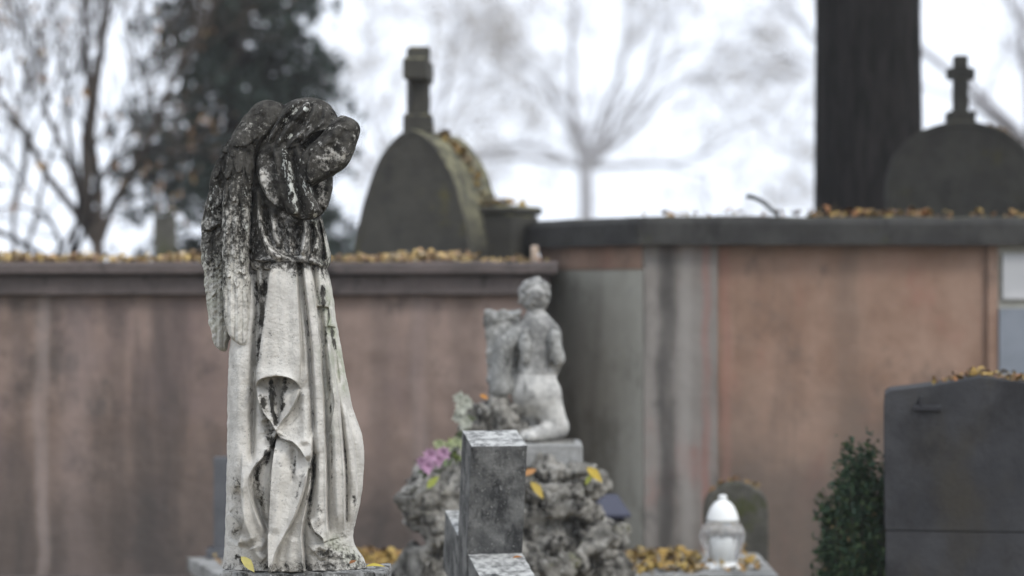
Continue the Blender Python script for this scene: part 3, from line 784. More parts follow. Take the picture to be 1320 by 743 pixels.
# ------------------------------------------------------------------ surface nets for the round things
def surface_nets(F, org, h):
    nx, ny, nz = F.shape
    ins = F < 0
    c = np.zeros((nx-1, ny-1, nz-1), int)
    corners = [(a, b, d) for a in (0, 1) for b in (0, 1) for d in (0, 1)]
    for a, b, d in corners: c += ins[a:nx-1+a, b:ny-1+b, d:nz-1+d]
    act = (c > 0) & (c < 8)
    I = np.argwhere(act)
    idx = -np.ones(act.shape, int); idx[act] = np.arange(len(I))
    acc = np.zeros((len(I), 3)); cnt = np.zeros(len(I))
    for p in corners:
        for ax in range(3):
            if p[ax] == 1: continue
            q = list(p); q[ax] = 1
            f0 = F[I[:, 0]+p[0], I[:, 1]+p[1], I[:, 2]+p[2]]; f1 = F[I[:, 0]+q[0], I[:, 1]+q[1], I[:, 2]+q[2]]
            m = (f0 < 0) != (f1 < 0)
            t = np.where(m, f0/np.where(m, f0-f1, 1), 0)
            pos = np.array(p, float)[None, :].repeat(len(I), 0); pos[:, ax] = t
            acc[m] += pos[m]; cnt[m] += 1
    v = (I+acc/cnt[:, None])*h+np.asarray(org, float)
    faces = []
    for ax in range(3):
        b, d = (ax+1) % 3, (ax+2) % 3
        sl0 = [slice(1, -1)]*3; sl1 = [slice(1, -1)]*3
        sl0[ax] = slice(0, -1); sl1[ax] = slice(1, None)
        A = ins[tuple(sl0)]; B = ins[tuple(sl1)]
        for flip, m in ((False, A & ~B), (True, ~A & B)):
            E = np.argwhere(m)
            if not len(E): continue
            E = E.copy()
            for k in range(3):
                if k != ax: E[:, k] += 1
            def cell(db, dd):
                q = E.copy(); q[:, b] -= db; q[:, d] -= dd
                return idx[q[:, 0], q[:, 1], q[:, 2]]
            f = np.stack([cell(1, 1), cell(0, 1), cell(0, 0), cell(1, 0)], 1)
            faces.append(f[:, ::-1] if flip else f)
    return v, np.concatenate(faces)

def grid(lo, hi, h):
    ax = [np.arange(lo[i], hi[i]+h, h) for i in range(3)]
    return np.meshgrid(*ax, indexing='ij')
def capsule(G, a, b, r0, r1):
    a = np.array(a, float); d = np.array(b, float)-a
    pa = [G[i]-a[i] for i in range(3)]
    t = np.clip((pa[0]*d[0]+pa[1]*d[1]+pa[2]*d[2])/(d@d+1e-12), 0, 1)
    return np.sqrt(sum((pa[i]-t*d[i])**2 for i in range(3)))-(r0+(r1-r0)*t)
def ellip(G, c, r):
    k = np.sqrt(sum(((G[i]-c[i])/r[i])**2 for i in range(3)))
    return (k-1)*min(r)
def smin(a, b, k):
    h = np.clip(.5+.5*(b-a)/k, 0, 1)
    return b*(1-h)+a*h-k*h*(1-h)

# ------------------------------------------------------------------ kneeling cherub on its grotto
KD = 8.9; KS = KD/FPX
def K2W(v):   # (u, w, v) in photo pixels at the cherub's distance, w towards the camera
    return np.stack([(v[:, 0]-CX)*KS, KD-v[:, 1]*KS, CAMZ+(CY-v[:, 2])*KS], 1)
cherub = thing('cherub_statue', 'small pale stone cherub kneeling with its back turned, leaning on a stump', 'statue', K2W(np.array([[690., 0, 569]]))[0])
G = grid((655, -45, 352), (745, 45, 574), 1.6)
F = ellip(G, (689, 0, 380), (21, 20, 22))
F = F+2.0*vnoise(G[0]*.19, G[1]*.19, G[2]*.19, 5)*(G[2] < 400)+2.0*vnoise(G[0]*.3, G[1]*.3, G[2]*.3, 7)*(G[2] < 398)
B = capsule(G, (690, 0, 396), (691, 0, 412), 9, 12)
B = smin(B, capsule(G, (674, 2, 428), (710, 2, 430), 13, 13), 10)
B = smin(B, capsule(G, (692, 0, 424), (690, 0, 482), 22, 24), 10)
B = smin(B, ellip(G, (690, 2, 503), (31, 27, 27)), 10)
B = smin(B, capsule(G, (712, 2, 432), (719, 10, 462), 10, 8), 5)          # right arm
B = smin(B, capsule(G, (719, 10, 462), (712, -14, 484), 8, 7), 5)
B = smin(B, capsule(G, (673, 0, 428), (657, -14, 452), 10, 8), 6)          # left arm to the stump
B = smin(B, capsule(G, (680, -2, 512), (682, -24, 545), 20, 14), 8)        # left thigh
B = smin(B, capsule(G, (703, 2, 515), (717, -4, 548), 21, 15), 10)         # right thigh
B = smin(B, capsule(G, (720, -10, 553), (694, 22, 558), 14, 10), 6)        # calves and feet
B = smin(B, capsule(G, (694, 22, 558), (684, 32, 561), 9, 7), 4)
B = smin(B, capsule(G, (688, -20, 556), (676, 20, 562), 11, 8), 5)
B = B+.6*fbm(G[0]*.07, G[1]*.07, G[2]*.07, 3, 31)+1.5*np.exp(-((G[2]-483-.03*(G[0]-690))/1.6)**2)
F = np.minimum(F, B) if False else smin(F, B, 3)
v, f = surface_nets(F, (655, -45, 352), 1.6)
mesh_obj('body', K2W(v), f, M_putto, cherub, True)
G = grid((698, 4, 415), (732, 40, 480), 1.5)
for cx_, sx in ((714, 1),):
    Fw = ellip(G, (cx_, 22, 446), (9, 8, 25))+1.2*vnoise(G[0]*.25, G[1]*.2, G[2]*.2, 4)
    v, f = surface_nets(Fw, (698, 4, 415), 1.5)
    mesh_obj('wing', K2W(v), f, M_puttodark, cherub, True)
G = grid((660, 4, 415), (692, 40, 480), 1.5)
Fw = ellip(G, (677, 22, 446), (8, 8, 24))+1.2*vnoise(G[0]*.25, G[1]*.2, G[2]*.2, 4)
v, f = surface_nets(Fw, (660, 4, 415), 1.5)
mesh_obj('wing', K2W(v), f, M_puttodark, cherub, True)
G = grid((616, -40, 392), (682, 40, 574), 1.8)
bx = np.maximum(np.maximum(np.abs(G[0]-648)-(22-.04*(G[2]-400)), np.abs(G[1]+6)-17), np.abs(G[2]-455)-52)
cap_ = np.maximum(np.maximum(np.abs(G[0]-648)-22.5, np.abs(G[1]+6)-20), np.abs(G[2]-408)-7)
Fs = smin(bx, cap_, 3)+3.0*vnoise(G[0]*.10, G[1]*.1, G[2]*.09, 12)+1.5*vnoise(G[0]*.25, G[1]*.25, G[2]*.22, 13)
Fs = smin(Fs, capsule(G, (668, 8, 432), (650, 14, 446), 12, 10), 5)
Fs = smin(Fs, capsule(G, (650, 12, 446), (644, 14, 500), 11, 13), 6)
v, f = surface_nets(Fs, (616, -40, 392), 1.8)
mesh_obj('draped_stump', K2W(v), f, M_puttodark, cherub, True)

def rocks(name, lo, hi, centres, h, mat, parent, seed, amp=5.0):
    G = grid(lo, hi, h)
    F = np.full(G[0].shape, 1e3)
    wx = 5*fbm(G[0]*.035, G[1]*.035, G[2]*.035, 2, seed); wz = 5*fbm(G[0]*.035+9, G[1]*.035, G[2]*.035, 2, seed+1)
    Gw = [G[0]+wx, G[1], G[2]+wz]
    for c, r in centres:
        rr_ = random.Random(int(c[0]*7+c[2]*13)); th = rr_.uniform(-.7, .7); ph = rr_.uniform(-.6, .6)
        if rr_.random() < .6 and r[0] < 60:
            a_, b_, c_ = Gw[0]-c[0], Gw[1]-c[1], Gw[2]-c[2]
            a2 = a_*math.cos(th)-c_*math.sin(th); c2_ = a_*math.sin(th)+c_*math.cos(th)
            a3 = a2*math.cos(ph)-b_*math.sin(ph); b3 = a2*math.sin(ph)+b_*math.cos(ph)
            k_ = .62
            q0 = np.abs(a3)-r[0]*k_; q1 = np.abs(b3)-r[1]*k_; q2_ = np.abs(c2_)-r[2]*k_
            d_ = np.sqrt(np.maximum(q0, 0)**2+np.maximum(q1, 0)**2+np.maximum(q2_, 0)**2)+np.minimum(np.maximum(np.maximum(q0, q1), q2_), 0)-r[0]*.22
        else: d_ = ellip(Gw, c, r)
        F = smin(F, d_, .6)
    n = np.abs(fbm(G[0]*.045, G[1]*.045, G[2]*.05, 3, seed+3))
    F = F+amp*.9*fbm(G[0]*.07, G[1]*.07, G[2]*.07, 4, seed+2)+amp*1.0*np.maximum(0, .20-n)/.20
    v, f = surface_nets(F, lo, h)
    return mesh_obj(name, K2W(v), f, mat, parent, True)
grotto = thing('rock_grotto', 'mound of rough grey rocks carrying the kneeling cherub', 'rockery', K2W(np.array([[660., 0, CY+CAMZ/KS]]))[0])
r3 = random.Random(5)
cs = []
for i in range(150):
    y = r3.uniform(598, 800)
    e = np.interp(y, [600, 630, 700, 800], [40, 12, 4, 0])
    x = r3.uniform(528+e, 792-e)
    r = r3.uniform(15, 36)
    cs.append(((x, r3.uniform(-62, 54), y), (r*r3.uniform(.7, 1.3), r*r3.uniform(.6, 1.0), r*r3.uniform(.5, .95))))
cs.append(((660, -10, 720), (110, 40, 95)))
rocks('rock_mass', (480, -95, 570), (832, 88, 802), cs, 2.6, M_rock, grotto, 50, 5.0)
cs = [((625, -4, 540), (24, 26, 26)), ((652, 2, 545), (24, 24, 30)), ((668, -6, 553), (20, 24, 20)), ((612, 4, 562), (24, 24, 18)), ((640, 4, 518), (16, 20, 14)), ((640, 10, 572), (34, 26, 18))]
rocks('rock_mass', (570, -50, 490), (705, 50, 600), cs, 2.0, M_rock, grotto, 70, 5)
mb = MB(); mb.box(K2W(np.array([[712., 0, 585]]))[0], (76*KS, 90*KS, 31*KS), bev=.008); mb.build('plinth_slab', M_slabpale, grotto)
mb = MB(); mb.box(K2W(np.array([[683., 0, 577]]))[0], (120*KS, 80*KS, 16*KS), bev=.008); mb.build('plinth_slab', M_rock, grotto)

# ------------------------------------------------------------------ leaves
LEAFC = np.array([(.42, .26, .05), (.34, .19, .05), (.24, .11, .035), (.30, .15, .05), (.48, .33, .08), (.18, .09, .04), (.36, .14, .03), (.40, .30, .16)])*.78+.022
def leaf_cloud(centres, size, tilt, pal=LEAFC, seed=0, aspect=.6):
    """curled pointed leaves as 2x3 vertex strips"""
    g = np.random.default_rng(seed)
    n = len(centres)
    ang = g.uniform(0, 2*np.pi, n); s = size*np.clip(g.lognormal(-.08, .38, n), .35, 1.7)
    t1 = g.normal(0, tilt, n); t2 = g.normal(0, tilt, n)
    ex = np.stack([np.cos(ang)*np.cos(t1), np.sin(ang)*np.cos(t1), np.sin(t1)], 1)
    ey = np.stack([-np.sin(ang)*np.cos(t2), np.cos(ang)*np.cos(t2), np.sin(t2)], 1)
    ez = np.cross(ex, ey)
    cu = g.uniform(.0, .6, n)*g.choice([-1, 1], n)
    tpl = [(-.5, 0, 0), (-.2, -.5, 1), (-.2, .5, 1), (.15, -.42, 1), (.15, .42, 1), (.55, 0, .3)]
    V = np.zeros((n, 6, 3))
    for k, (a, b, c) in enumerate(tpl):
        V[:, k] = centres+ex*(a*s)[:, None]+ey*(b*aspect*s)[:, None]+ez*(c*cu*s)[:, None]
    base = np.arange(n)[:, None]*6
    F = []
    for q in ((0, 1, 2), (1, 3, 4, 2), (3, 5, 4)):
        F += (base+np.array(q)[None, :]).tolist()
    c = pal[g.integers(0, len(pal), n)]*g.uniform(.6, 1.25, (n, 1))
    return V.reshape(-1, 3), F, np.repeat(c, 6, 0)
def leaf_stuff(name, label, centres, size, tilt, seed, pal=LEAFC):
    v, f, c = leaf_cloud(np.asarray(centres), size, tilt, pal, seed)
    o = mesh_obj(name, v, f, M_leaf, None, False, v.mean(0)*[1, 1, 0]+[0, 0, v[:, 2].min()], cols=c, kind='stuff')
    o['label'] = label; o['category'] = 'leaves'
    return o
def one_leaf(name, label, p, size, yaw, tilt, col, roll=0):
    tpl = np.array([(-.5, 0, 0), (-.34, -.16, .05), (-.34, .16, .05), (-.05, -.26, .10), (-.05, .26, .10), (.25, -.17, .05), (.25, .17, .05), (.55, 0, -.03), (-.34, 0, -.01), (-.05, 0, .01), (.25, 0, 0)])
    f = [(0, 1, 8), (0, 8, 2), (1, 3, 9, 8), (8, 9, 4, 2), (3, 5, 10, 9), (9, 10, 6, 4), (5, 7, 10), (10, 7, 6)]
    v = tpl*size
    ct, s_ = math.cos(roll), math.sin(roll); y, z = v[:, 1].copy(), v[:, 2].copy(); v[:, 1] = y*ct-z*s_; v[:, 2] = y*s_+z*ct
    ct, s_ = math.cos(tilt), math.sin(tilt); x, z = v[:, 0].copy(), v[:, 2].copy(); v[:, 0] = x*ct-z*s_; v[:, 2] = x*s_+z*ct
    v = rot(v, yaw)
    o = mesh_obj(name, v+p, [list(q) for q in f], M_leaf, None, True, p, cols=np.tile(np.array(col), (len(v), 1)))
    return tag(o, label, 'leaf')

# ------------------------------------------------------------------ ground
def ground_mat():
    m, nt, b = new_mat('leafy_soil'); g = NG(nt)
    col = g.mix(g.ramp(g.noise(3, 8, .65), .35, .65), (.07, .055, .035), (.12, .10, .05))
    col = g.mix(g.ramp(g.noise(26, 5, .6), .5, .62), col, (.26, .16, .04))
    col = g.mix(g.ramp(g.noise(1.2, 6, .6), .55, .7), col, (.05, .07, .025))
    g.link(col, b.inputs['Base Color']); b.inputs['Roughness'].default_value = 1
    g.link(g.bump(g.noise(40, 8, .7), .6, .03), b.inputs['Normal'])
    return m
M_ground = ground_mat()
n = 60
xs = np.linspace(-150, 150, n); ys = np.linspace(-40, 260, n)
gx, gy = np.meshgrid(xs, ys, indexing='ij')
gz = .15*fbm(gx*.05, gy*.05, gx*0, 3, 2)*sstep(16, 40, np.hypot(gx, gy-8))
gv = np.stack([gx, gy, gz-.004], -1).reshape(-1, 3)
gf = [[i*n+j, (i+1)*n+j, (i+1)*n+j+1, i*n+j+1] for i in range(n-1) for j in range(n-1)]
mesh_obj('ground', gv, gf, M_ground, None, True, (0, 0, 0), kind='structure')

# ------------------------------------------------------------------ left burial vault
LD = 10.5; LX1 = P(702, 0, LD)[0]; LX0 = -4.5; LB = 15.2
ztop = P(0, 338, LD)[2]; zmid = P(0, 354, LD)[2]; zbot = P(0, 381, LD)[2]
vault = thing('burial_vault', 'long pinkish brown rendered burial vault wall behind the angel, leaves on its ledge', 'wall', ((LX0+LX1)/2, LD, 0))
mb = MB(); mb.box(((LX0+LX1)/2, (LD+LB)/2, (zbot+.02)/2), (LX1-LX0, LB-LD, zbot+.02), bev=.006); mb.build('wall', M_wallL, vault)
mb = MB(); mb.box(((LX0+LX1)/2, (LD+LB)/2, .05), (LX1-LX0+.06, LB-LD+.08, .10), bev=.01); mb.build('base_course', M_cornL, vault)
def ledge(name, x0, x1, y0, y1, z0, z1, mat, parent, seed):
    """cornice strip with a wavering, chipped front edge"""
    m = 150
    x = np.linspace(x0, x1, m)
    k = .006*fbm(x*9, x*0, x*0, 3, seed); k2 = .005*fbm(x*7, x*0+5, x*0, 3, seed+1)
    b = .008
    ring = [(y1, z0), (y0+b, z0), (y0, z0+b), (y0, z1-b*1.4), (y0+b*1.4, z1), (y1, z1)]
    v = []
    for i in range(m):
        for q, (yy, zz) in enumerate(ring):
            v.append((x[i], yy+(k[i] if 0 < q < 5 else 0), zz+(k2[i] if q in (2, 3, 4) else 0)))
    f = []
    for i in range(m-1):
        for q in range(6):
            q2 = (q+1) % 6
            f.append([i*6+q, (i+1)*6+q, (i+1)*6+q2, i*6+q2][::-1])
    f += [[0, 1, 2, 3, 4, 5], [(m-1)*6+q for q in (5, 4, 3, 2, 1, 0)]]
    return mesh_obj(name, np.array(v), f, mat, parent)
ledge('cornice', LX0-.05, P(708, 0, LD)[0], LD-.05, LB+.05, zbot, zmid-.001, M_cornL, vault, 3)
ledge('cornice', LX0-.08, P(718, 0, LD)[0], LD-.10, LB+.08, zmid, ztop, M_cornL, vault, 8)

# leaves lying along the vault's edge
g = np.random.default_rng(3)
nl = 3400
lx = g.uniform(P(-40, 0, LD)[0], P(712, 0, LD)[0], nl); ly = LD-.08+np.abs(g.normal(0, .16, nl))
dens = .5+1.1*fbm(lx*3.5, lx*0, lx*0, 3, 4)
keep = (g.random(nl) < np.clip(dens+.12, .08, 1)) & ~((lx > P(618, 0, LD)[0]) & (g.random(nl) < .6))
lx = lx[keep]; ly = ly[keep]
pile = (.022+.022*fbm(lx*5, lx*0, lx*0, 3, 9))*np.clip((ly-LD+.1)/.1, .15, 1)*(1-.6*(lx > P(618, 0, LD)[0]))
lz = ztop+.004+g.random(len(lx))*np.maximum(pile, .004)*1.15
leaf_stuff('leaf_litter', 'drift of orange and yellow fallen leaves along the ledge of the long vault', np.stack([lx, ly, lz], 1), .031, .45, 5, (LEAFC[[0, 1, 2, 3, 4, 7, 7, 0, 4]]*.95+.05)*1.35)

# ------------------------------------------------------------------ right mausoleum
RD = 10.6
def plan(px, d): return np.array([(px-CX)/FPX*d, d])
c0 = np.array([LX1+.012, 11.42]); c1 = plan(833, RD); c2 = plan(1560, 10.85); 
def prism(name, poly, z0, z1, mat, parent, bev=0.0):
    """vertical prism over plan polygon (counter-clockwise seen from above)"""
    m = len(poly)
    v = [(p[0], p[1], z0) for p in poly]+[(p[0], p[1], z1) for p in poly]
    f = [list(range(m-1, -1, -1)), list(range(m, 2*m))]+[[i, (i+1) % m, m+(i+1) % m, m+i] for i in range(m)]
    return mesh_obj(name, np.array(v), f, mat, parent)
rzt = P(0, 281, RD)[2]; rzb = P(0, 316, RD)[2]
maus = thing('mausoleum', 'flat roofed brown and grey mausoleum on the right of the cherub', 'building', (c1[0]+.6, RD+.8, 0))
fd = (c2-c1)/np.linalg.norm(c2-c1); fn = np.array([fd[1], -fd[0]])     # along the front, outward normal
sdv = (c0-c1)/np.linalg.norm(c0-c1); sn = np.array([-sdv[1], sdv[0]])
if sn[1] > 0: sn = -sn
back = 2.6
q2 = c2; b2 = c2-fn*back; b0 = np.array([c0[0], b2[1]])
prism('wall', [c1+sdv*.02-fn*.0, c2, b2, b0+[.02, 0], c0+[.02, .05]], 0, rzb+.01, M_wallR, maus)
# thin skins that stand proud of the core: grey side, streaked pilaster
def slab_on(name, a, b, n_, th, z0, z1, mat, parent, emb=.03):
    d_ = (b-a)/np.linalg.norm(b-a)
    return prism(name, [a-n_*emb, a+n_*th, b+n_*th, b-n_*emb] if (np.cross(b-a, n_) < 0) else [a-n_*emb, b-n_*emb, b+n_*th, a+n_*th][::-1], z0, z1, mat, parent)
side = slab_on('side_wall', c0, c1-sdv*.0, sn, .018, 0, rzb+.005, M_wallS, maus)
slab_on('frieze_band', c0+sn*.018, c1+sn*.018, sn, .006, P(0, 347, RD)[2], rzb+.004, M_wallR, maus, emb=.01)
pA = c1-fd*.012; pB = c1+fd*((925-833)/FPX*RD)
slab_on('pilaster', pA, pB, fn, .022, 0, rzb+.004, M_pil, maus)
eA = c1+fd*((1283-833)/FPX*RD); eB = c1+fd*((1296-833)/FPX*RD)
slab_on('pilaster', eA, eB, fn, .02, 0, rzb+.004, M_wallR, maus)
eC = c1+fd*((1420-833)/FPX*RD)
slab_on('inscription_panel', eB+fd*.004, eC, fn, .006, 0, rzb+.003, M_wallS, maus)
hA = c1+fd*((1302-833)/FPX*RD); hB = c1+fd*((1390-833)/FPX*RD)
slab_on('plaque', hA, hB, fn, .03, P(0, 386, RD)[2], P(0, 327, RD)[2], M_marble, maus)
hA = c1+fd*((1297-833)/FPX*RD)
slab_on('plaque', hA, hB, fn, .03, P(0, 484, RD)[2], P(0, 398, RD)[2], M_slate, maus)
# roof slab with a soft mossy upper edge
oh = .075
roof = [c0+sn*oh+sdv*.30, c1+sn*oh*.7+fn*oh, c2+fn*oh+fd*.1, b2+fd*.1, b0+[-.3, 0]]
def roof_slab(name, poly, z0, z1, mat, parent, seed):
    """outline resampled finely, with chipped and wavering edges"""
    pts = []
    for i in range(len(poly)):
        a, b = np.array(poly[i]), np.array(poly[(i+1) % len(poly)])
        k = max(2, int(np.linalg.norm(b-a)/.025))
        for t in np.linspace(0, 1, k, endpoint=False): pts.append(a+(b-a)*t)
    pts = np.array(pts); m = len(pts)
    cen = pts.mean(0)
    rad = pts-cen; L = np.linalg.norm(rad, axis=1, keepdims=True); rad = rad/L
    j = fbm(pts[:, 0]*9, pts[:, 1]*9, pts[:, 0]*0, 3, seed)
    j2 = fbm(pts[:, 0]*14, pts[:, 1]*14, pts[:, 0]*0+3, 3, seed+2)
    rows = [(.0, z0, 0), (.0, z0+.003, 1), (.004, z1-.025, 1), (-.012, z1, 1), (-.05, z1+.006, 1)]
    V = []
    for off, z, k in rows:
        p = pts+rad*(off+.006*j*k)[:, None] if k else pts+rad*off
        V.append(np.column_stack([p, z+.007*j2*(z > z1-.01)]))
    f = [list(range(m-1, -1, -1)), [(len(rows)-1)*m+i for i in range(m)]]
    for r in range(len(rows)-1):
        for i in range(m):
            i2 = (i+1) % m
            f.append([r*m+i, r*m+i2, (r+1)*m+i2, (r+1)*m+i])
    return mesh_obj(name, np.concatenate(V), f, mat, parent)
roof_slab('roof_slab', roof, rzb, rzt, M_cornR, maus, 12)
# litter on the roof edge
nl = 500
t = g.uniform(0, 1, nl)**.9
a = c1+fn*oh*.6; L = (c2-c1)
pos = a[None, :]+L[None, :]*t[:, None]*.75-fn[None, :]*np.abs(g.normal(.04, .2, nl))[:, None]
px_ = pos[:, 0]/pos[:, 1]*FPX+CX
keep = (g.random(nl) < np.where((px_ > 1040) & (px_ < 1200), 1.0, .25))
pos = pos[keep]
leaf_stuff('leaf_litter', 'thin scatter of brown leaves on the edge of the flat mausoleum roof', np.column_stack([pos, rzt+.012+.02*g.random(len(pos))]), .034, .5, 8)

# twig and curled leaf on the roof
tw = [P(962, 253, 10.62), P(972, 255, 10.62), P(984, 261, 10.62), P(994, 270, 10.61), P(1004, 279, 10.6)]
mb = MB(); mb.tube(spline(np.array(tw)), np.linspace(.011, .007, 4*7+1), 7); 
tag(mb.build('fallen_twig', M_twig, smooth=True), 'dark green broken twig arching up from the edge of the mausoleum roof', 'twig')
one_leaf('dry_leaf', 'curled brown leaf beside the twig on the mausoleum roof', P(1000, 273, 10.55), .055, 1.0, -.5, (.14, .06, .03), .6)

# ------------------------------------------------------------------ arched monuments with crosses
def arch_profile(tab, k=5):
    """tab: (half width, z) bottom to apex -> closed outline left to right"""
    p = spline(np.array(tab, float), k)
    left = [(-a, z) for a, z in p]; right = [(a, z) for a, z in p[::-1]]
    return left+[q for q in right if q[0] > 1e-4 or q == right[0]]
def extrude_arch(name, tab, c, depth, yaw, mat, parent, rim=.0, seed=0, nd=10):
    out = np.array(arch_profile(tab)); m = len(out)
    ys = np.linspace(0, depth, nd)
    V = []
    def inset(o, k):
        ctr = np.array([0, out[:, 1].min()+.3*np.ptp(out[:, 1])])
        d = o-ctr
        return ctr+d*(1-k/np.linalg.norm(d, axis=1, keepdims=True))
    rows = [(0.004, inset(out, .035)), (0.004, inset(out, .03)), (0, inset(out, .028)), (0, inset(out, .004)), (.006, out)]+[(y, out) for y in ys[1:-1]]+[(depth-.006, out), (depth, inset(out, .006))]
    for y, o in rows:
        z = o[:, 1]; j = .008*fbm(o[:, 0]*11, z*11, z*0+y*9, 3, seed)
        dd = o-np.array([0, out[:, 1].mean()]); dd = dd/(np.linalg.norm(dd, axis=1, keepdims=True)+1e-6)
        oo = o+dd*j[:, None]
        V.append(np.column_stack([oo[:, 0], np.full(m, y), oo[:, 1]]))
    f = [list(range(m))[::1], [(len(rows)-1)*m+i for i in range(m)][::-1]]
    for r in range(len(rows)-1):
        for i in range(m):
            i2 = (i+1) % m
            f.append([r*m+i, (r+1)*m+i, (r+1)*m+i2, r*m+i2][::-1])
    v = rot(np.concatenate(V), yaw)+np.asarray(c, float)
    o = mesh_obj(name, v, f, mat, parent)
    return o

MD = 11.3; mp = MD/FPX
base = P(530, 336, MD); base[2] = ztop
mon = thing('arched_monument', 'dark arched stone monument with a slim cross, standing on the long vault', 'monument', base)
cyaw, syaw = math.cos(R(24)), math.sin(R(24))
h_ = lambda v_: CAMZ+(CY-v_)/FPX*MD-base[2]
tab = [(77, 336), (75, 312), (71, 290), (62, 255), (48, 215), (30, 187), (12, 171), (0, 167)]
tab = [(a*mp/cyaw, h_(v_)) for a, v_ in tab]
extrude_arch('arched_body', tab, base, .42, -R(24), M_monument, mon, seed=4)
# side pier with its cap
pc = P(645, 0, MD+.12)
mb = MB(); mb.box((pc[0]-.02, pc[1]+.10, (ztop+P(0, 276, MD)[2])/2), (.31, .30, P(0, 276, MD)[2]-ztop), yaw=-R(24), bev=.01)
mb.build('side_pier', M_monument, mon)
mb = MB(); mb.box((pc[0]-.02, pc[1]+.10, P(0, 270, MD)[2]), (.34, .33, 11*mp), yaw=-R(24), bev=.01); mb.build('pier_cap', M_monument, mon)
# cross turned almost edge-on
xc = P(538, 0, MD)[0]; yc = MD+.12
def zc(v_): return CAMZ+(CY-v_)/FPX*yc
mb = MB()
k_ = yc/FPX
mb.box((xc, yc, (zc(148)+zc(172))/2), (38*k_, 36*k_, zc(148)-zc(172)), bev=.008)
v_ = []
mb.box((xc, yc, (zc(104)+zc(149))/2), (25*k_, 26*k_, zc(104)-zc(149)), yaw=.3, bev=.008)
mb.box((xc, yc, (zc(78)+zc(106))/2), (31*k_, 88*k_, zc(78)-zc(106)), yaw=-.06, bev=.008)
mb.box((xc, yc, (zc(61)+zc(79))/2), (27*k_, 28*k_, zc(61)-zc(79)), yaw=.2, bev=.008)
mb.build('cross', M_monument, mon)
# leaves lodged on the arch
pl = []
for (u, v_, n_) in ((575, 182, 26), (590, 196, 36), (600, 215, 22), (610, 235, 16), (618, 250, 14), (622, 262, 46), (640, 262, 8), (655, 263, 5)):
    for _ in range(n_):
        p = P(u+g.normal(0, 8), v_+g.normal(0, 3), MD+.12+g.random()*.05)
        # drop onto the vault of the arch: same analytic outline
        loc = p-base; xl_ = loc[0]*cyaw-loc[1]*syaw
        aa = np.array(spline(np.array(tab), 5)); 
        if abs(xl_) < aa[:, 0].max():
            zz = np.interp(-abs(xl_), -aa[:, 0], aa[:, 1])+base[2]+.008
            if u < 616: p[2] = zz
        if u >= 616: p[2] = P(0, 264, MD)[2]+.004+.015*g.random(); p[0] = pc[0]-.05+g.normal(0, .06); p[1] = pc[1]+.05+g.normal(0, .05)
        pl.append(p)
leaf_stuff('leaf_litter', 'yellow leaves caught on the shoulder and pier of the slim cross monument', np.array(pl), .045, .4, 12, LEAFC[[0, 4, 7, 1]])
# pale stub on the ledge
p = P(689, 0, LD+.02)
st_ = thing('candle_stub', 'small pale pinkish candle stub at the right end of the vault ledge', 'candle', (p[0], p[1], ztop))
mb = MB(); hh = P(0, 317, LD)[2]-ztop
mb.lathe((p[0], p[1], ztop+.001), [(.016, 0), (.0175, .006), (.0165, hh*.5), (.017, hh*.9), (.013, hh)], 18); mb.build('wax_body', M_wax, st_, True)
mb = MB(); mb.tube([(p[0], p[1], ztop+hh-.002), (p[0]+.001, p[1], ztop+hh+.006)], .0014, 5); mb.build('wick', M_black, st_)

DD = 12.0; dp = DD/FPX
base = P(1240, 0, DD); base[2] = rzt+.004
dome = thing('domed_monument', 'dark rounded monument with a small cross on the mausoleum roof, right of the trunk', 'monument', base)
h_ = lambda v_: CAMZ+(CY-v_)/FPX*DD-base[2]
tab = [(100, 298), (97, 260), (95, 225), (88, 203), (76, 186), (56, 171), (34, 162), (14, 157), (0, 156)]
tab = [(a*dp, max(0, h_(v_))) for a, v_ in tab]; tab[0] = (tab[0][0], 0)
extrude_arch('domed_body', tab, base, .55, -R(8), M_monushade, dome, seed=9)
k_ = (DD+.15)/FPX; xc = P(1238, 0, DD+.15)[0]; yc = DD+.15
def zc(v_): return CAMZ+(CY-v_)/FPX*yc
mb = MB()
mb.box((xc, yc, (zc(144)+zc(164))/2), (34*k_, .14, zc(144)-zc(164)), bev=.007)
mb.box((xc, yc, (zc(102)+zc(145))/2), (18*k_, .075, zc(102)-zc(145)), bev=.006)
mb.box((xc, yc, (zc(88)+zc(103))/2), (35*k_, .07, zc(88)-zc(103)), bev=.006)
mb.box((xc, yc, (zc(72)+zc(89))/2), (17*k_, .075, zc(72)-zc(89)), bev=.006)
mb.build('cross', M_monushade, dome)
pl = []
aa = np.array(spline(np.array(tab), 5))
for _ in range(50):
    u = g.uniform(1278, 1335); xl_ = (u-1240)*dp
    zz = np.interp(-abs(xl_), -aa[:, 0], aa[:, 1])+base[2]+.012
    pl.append((base[0]+xl_+.02, DD+g.uniform(.02, .3), zz))
leaf_stuff('leaf_litter', 'orange leaves lying on the right shoulder of the rounded monument', np.array(pl), .04, .4, 15)

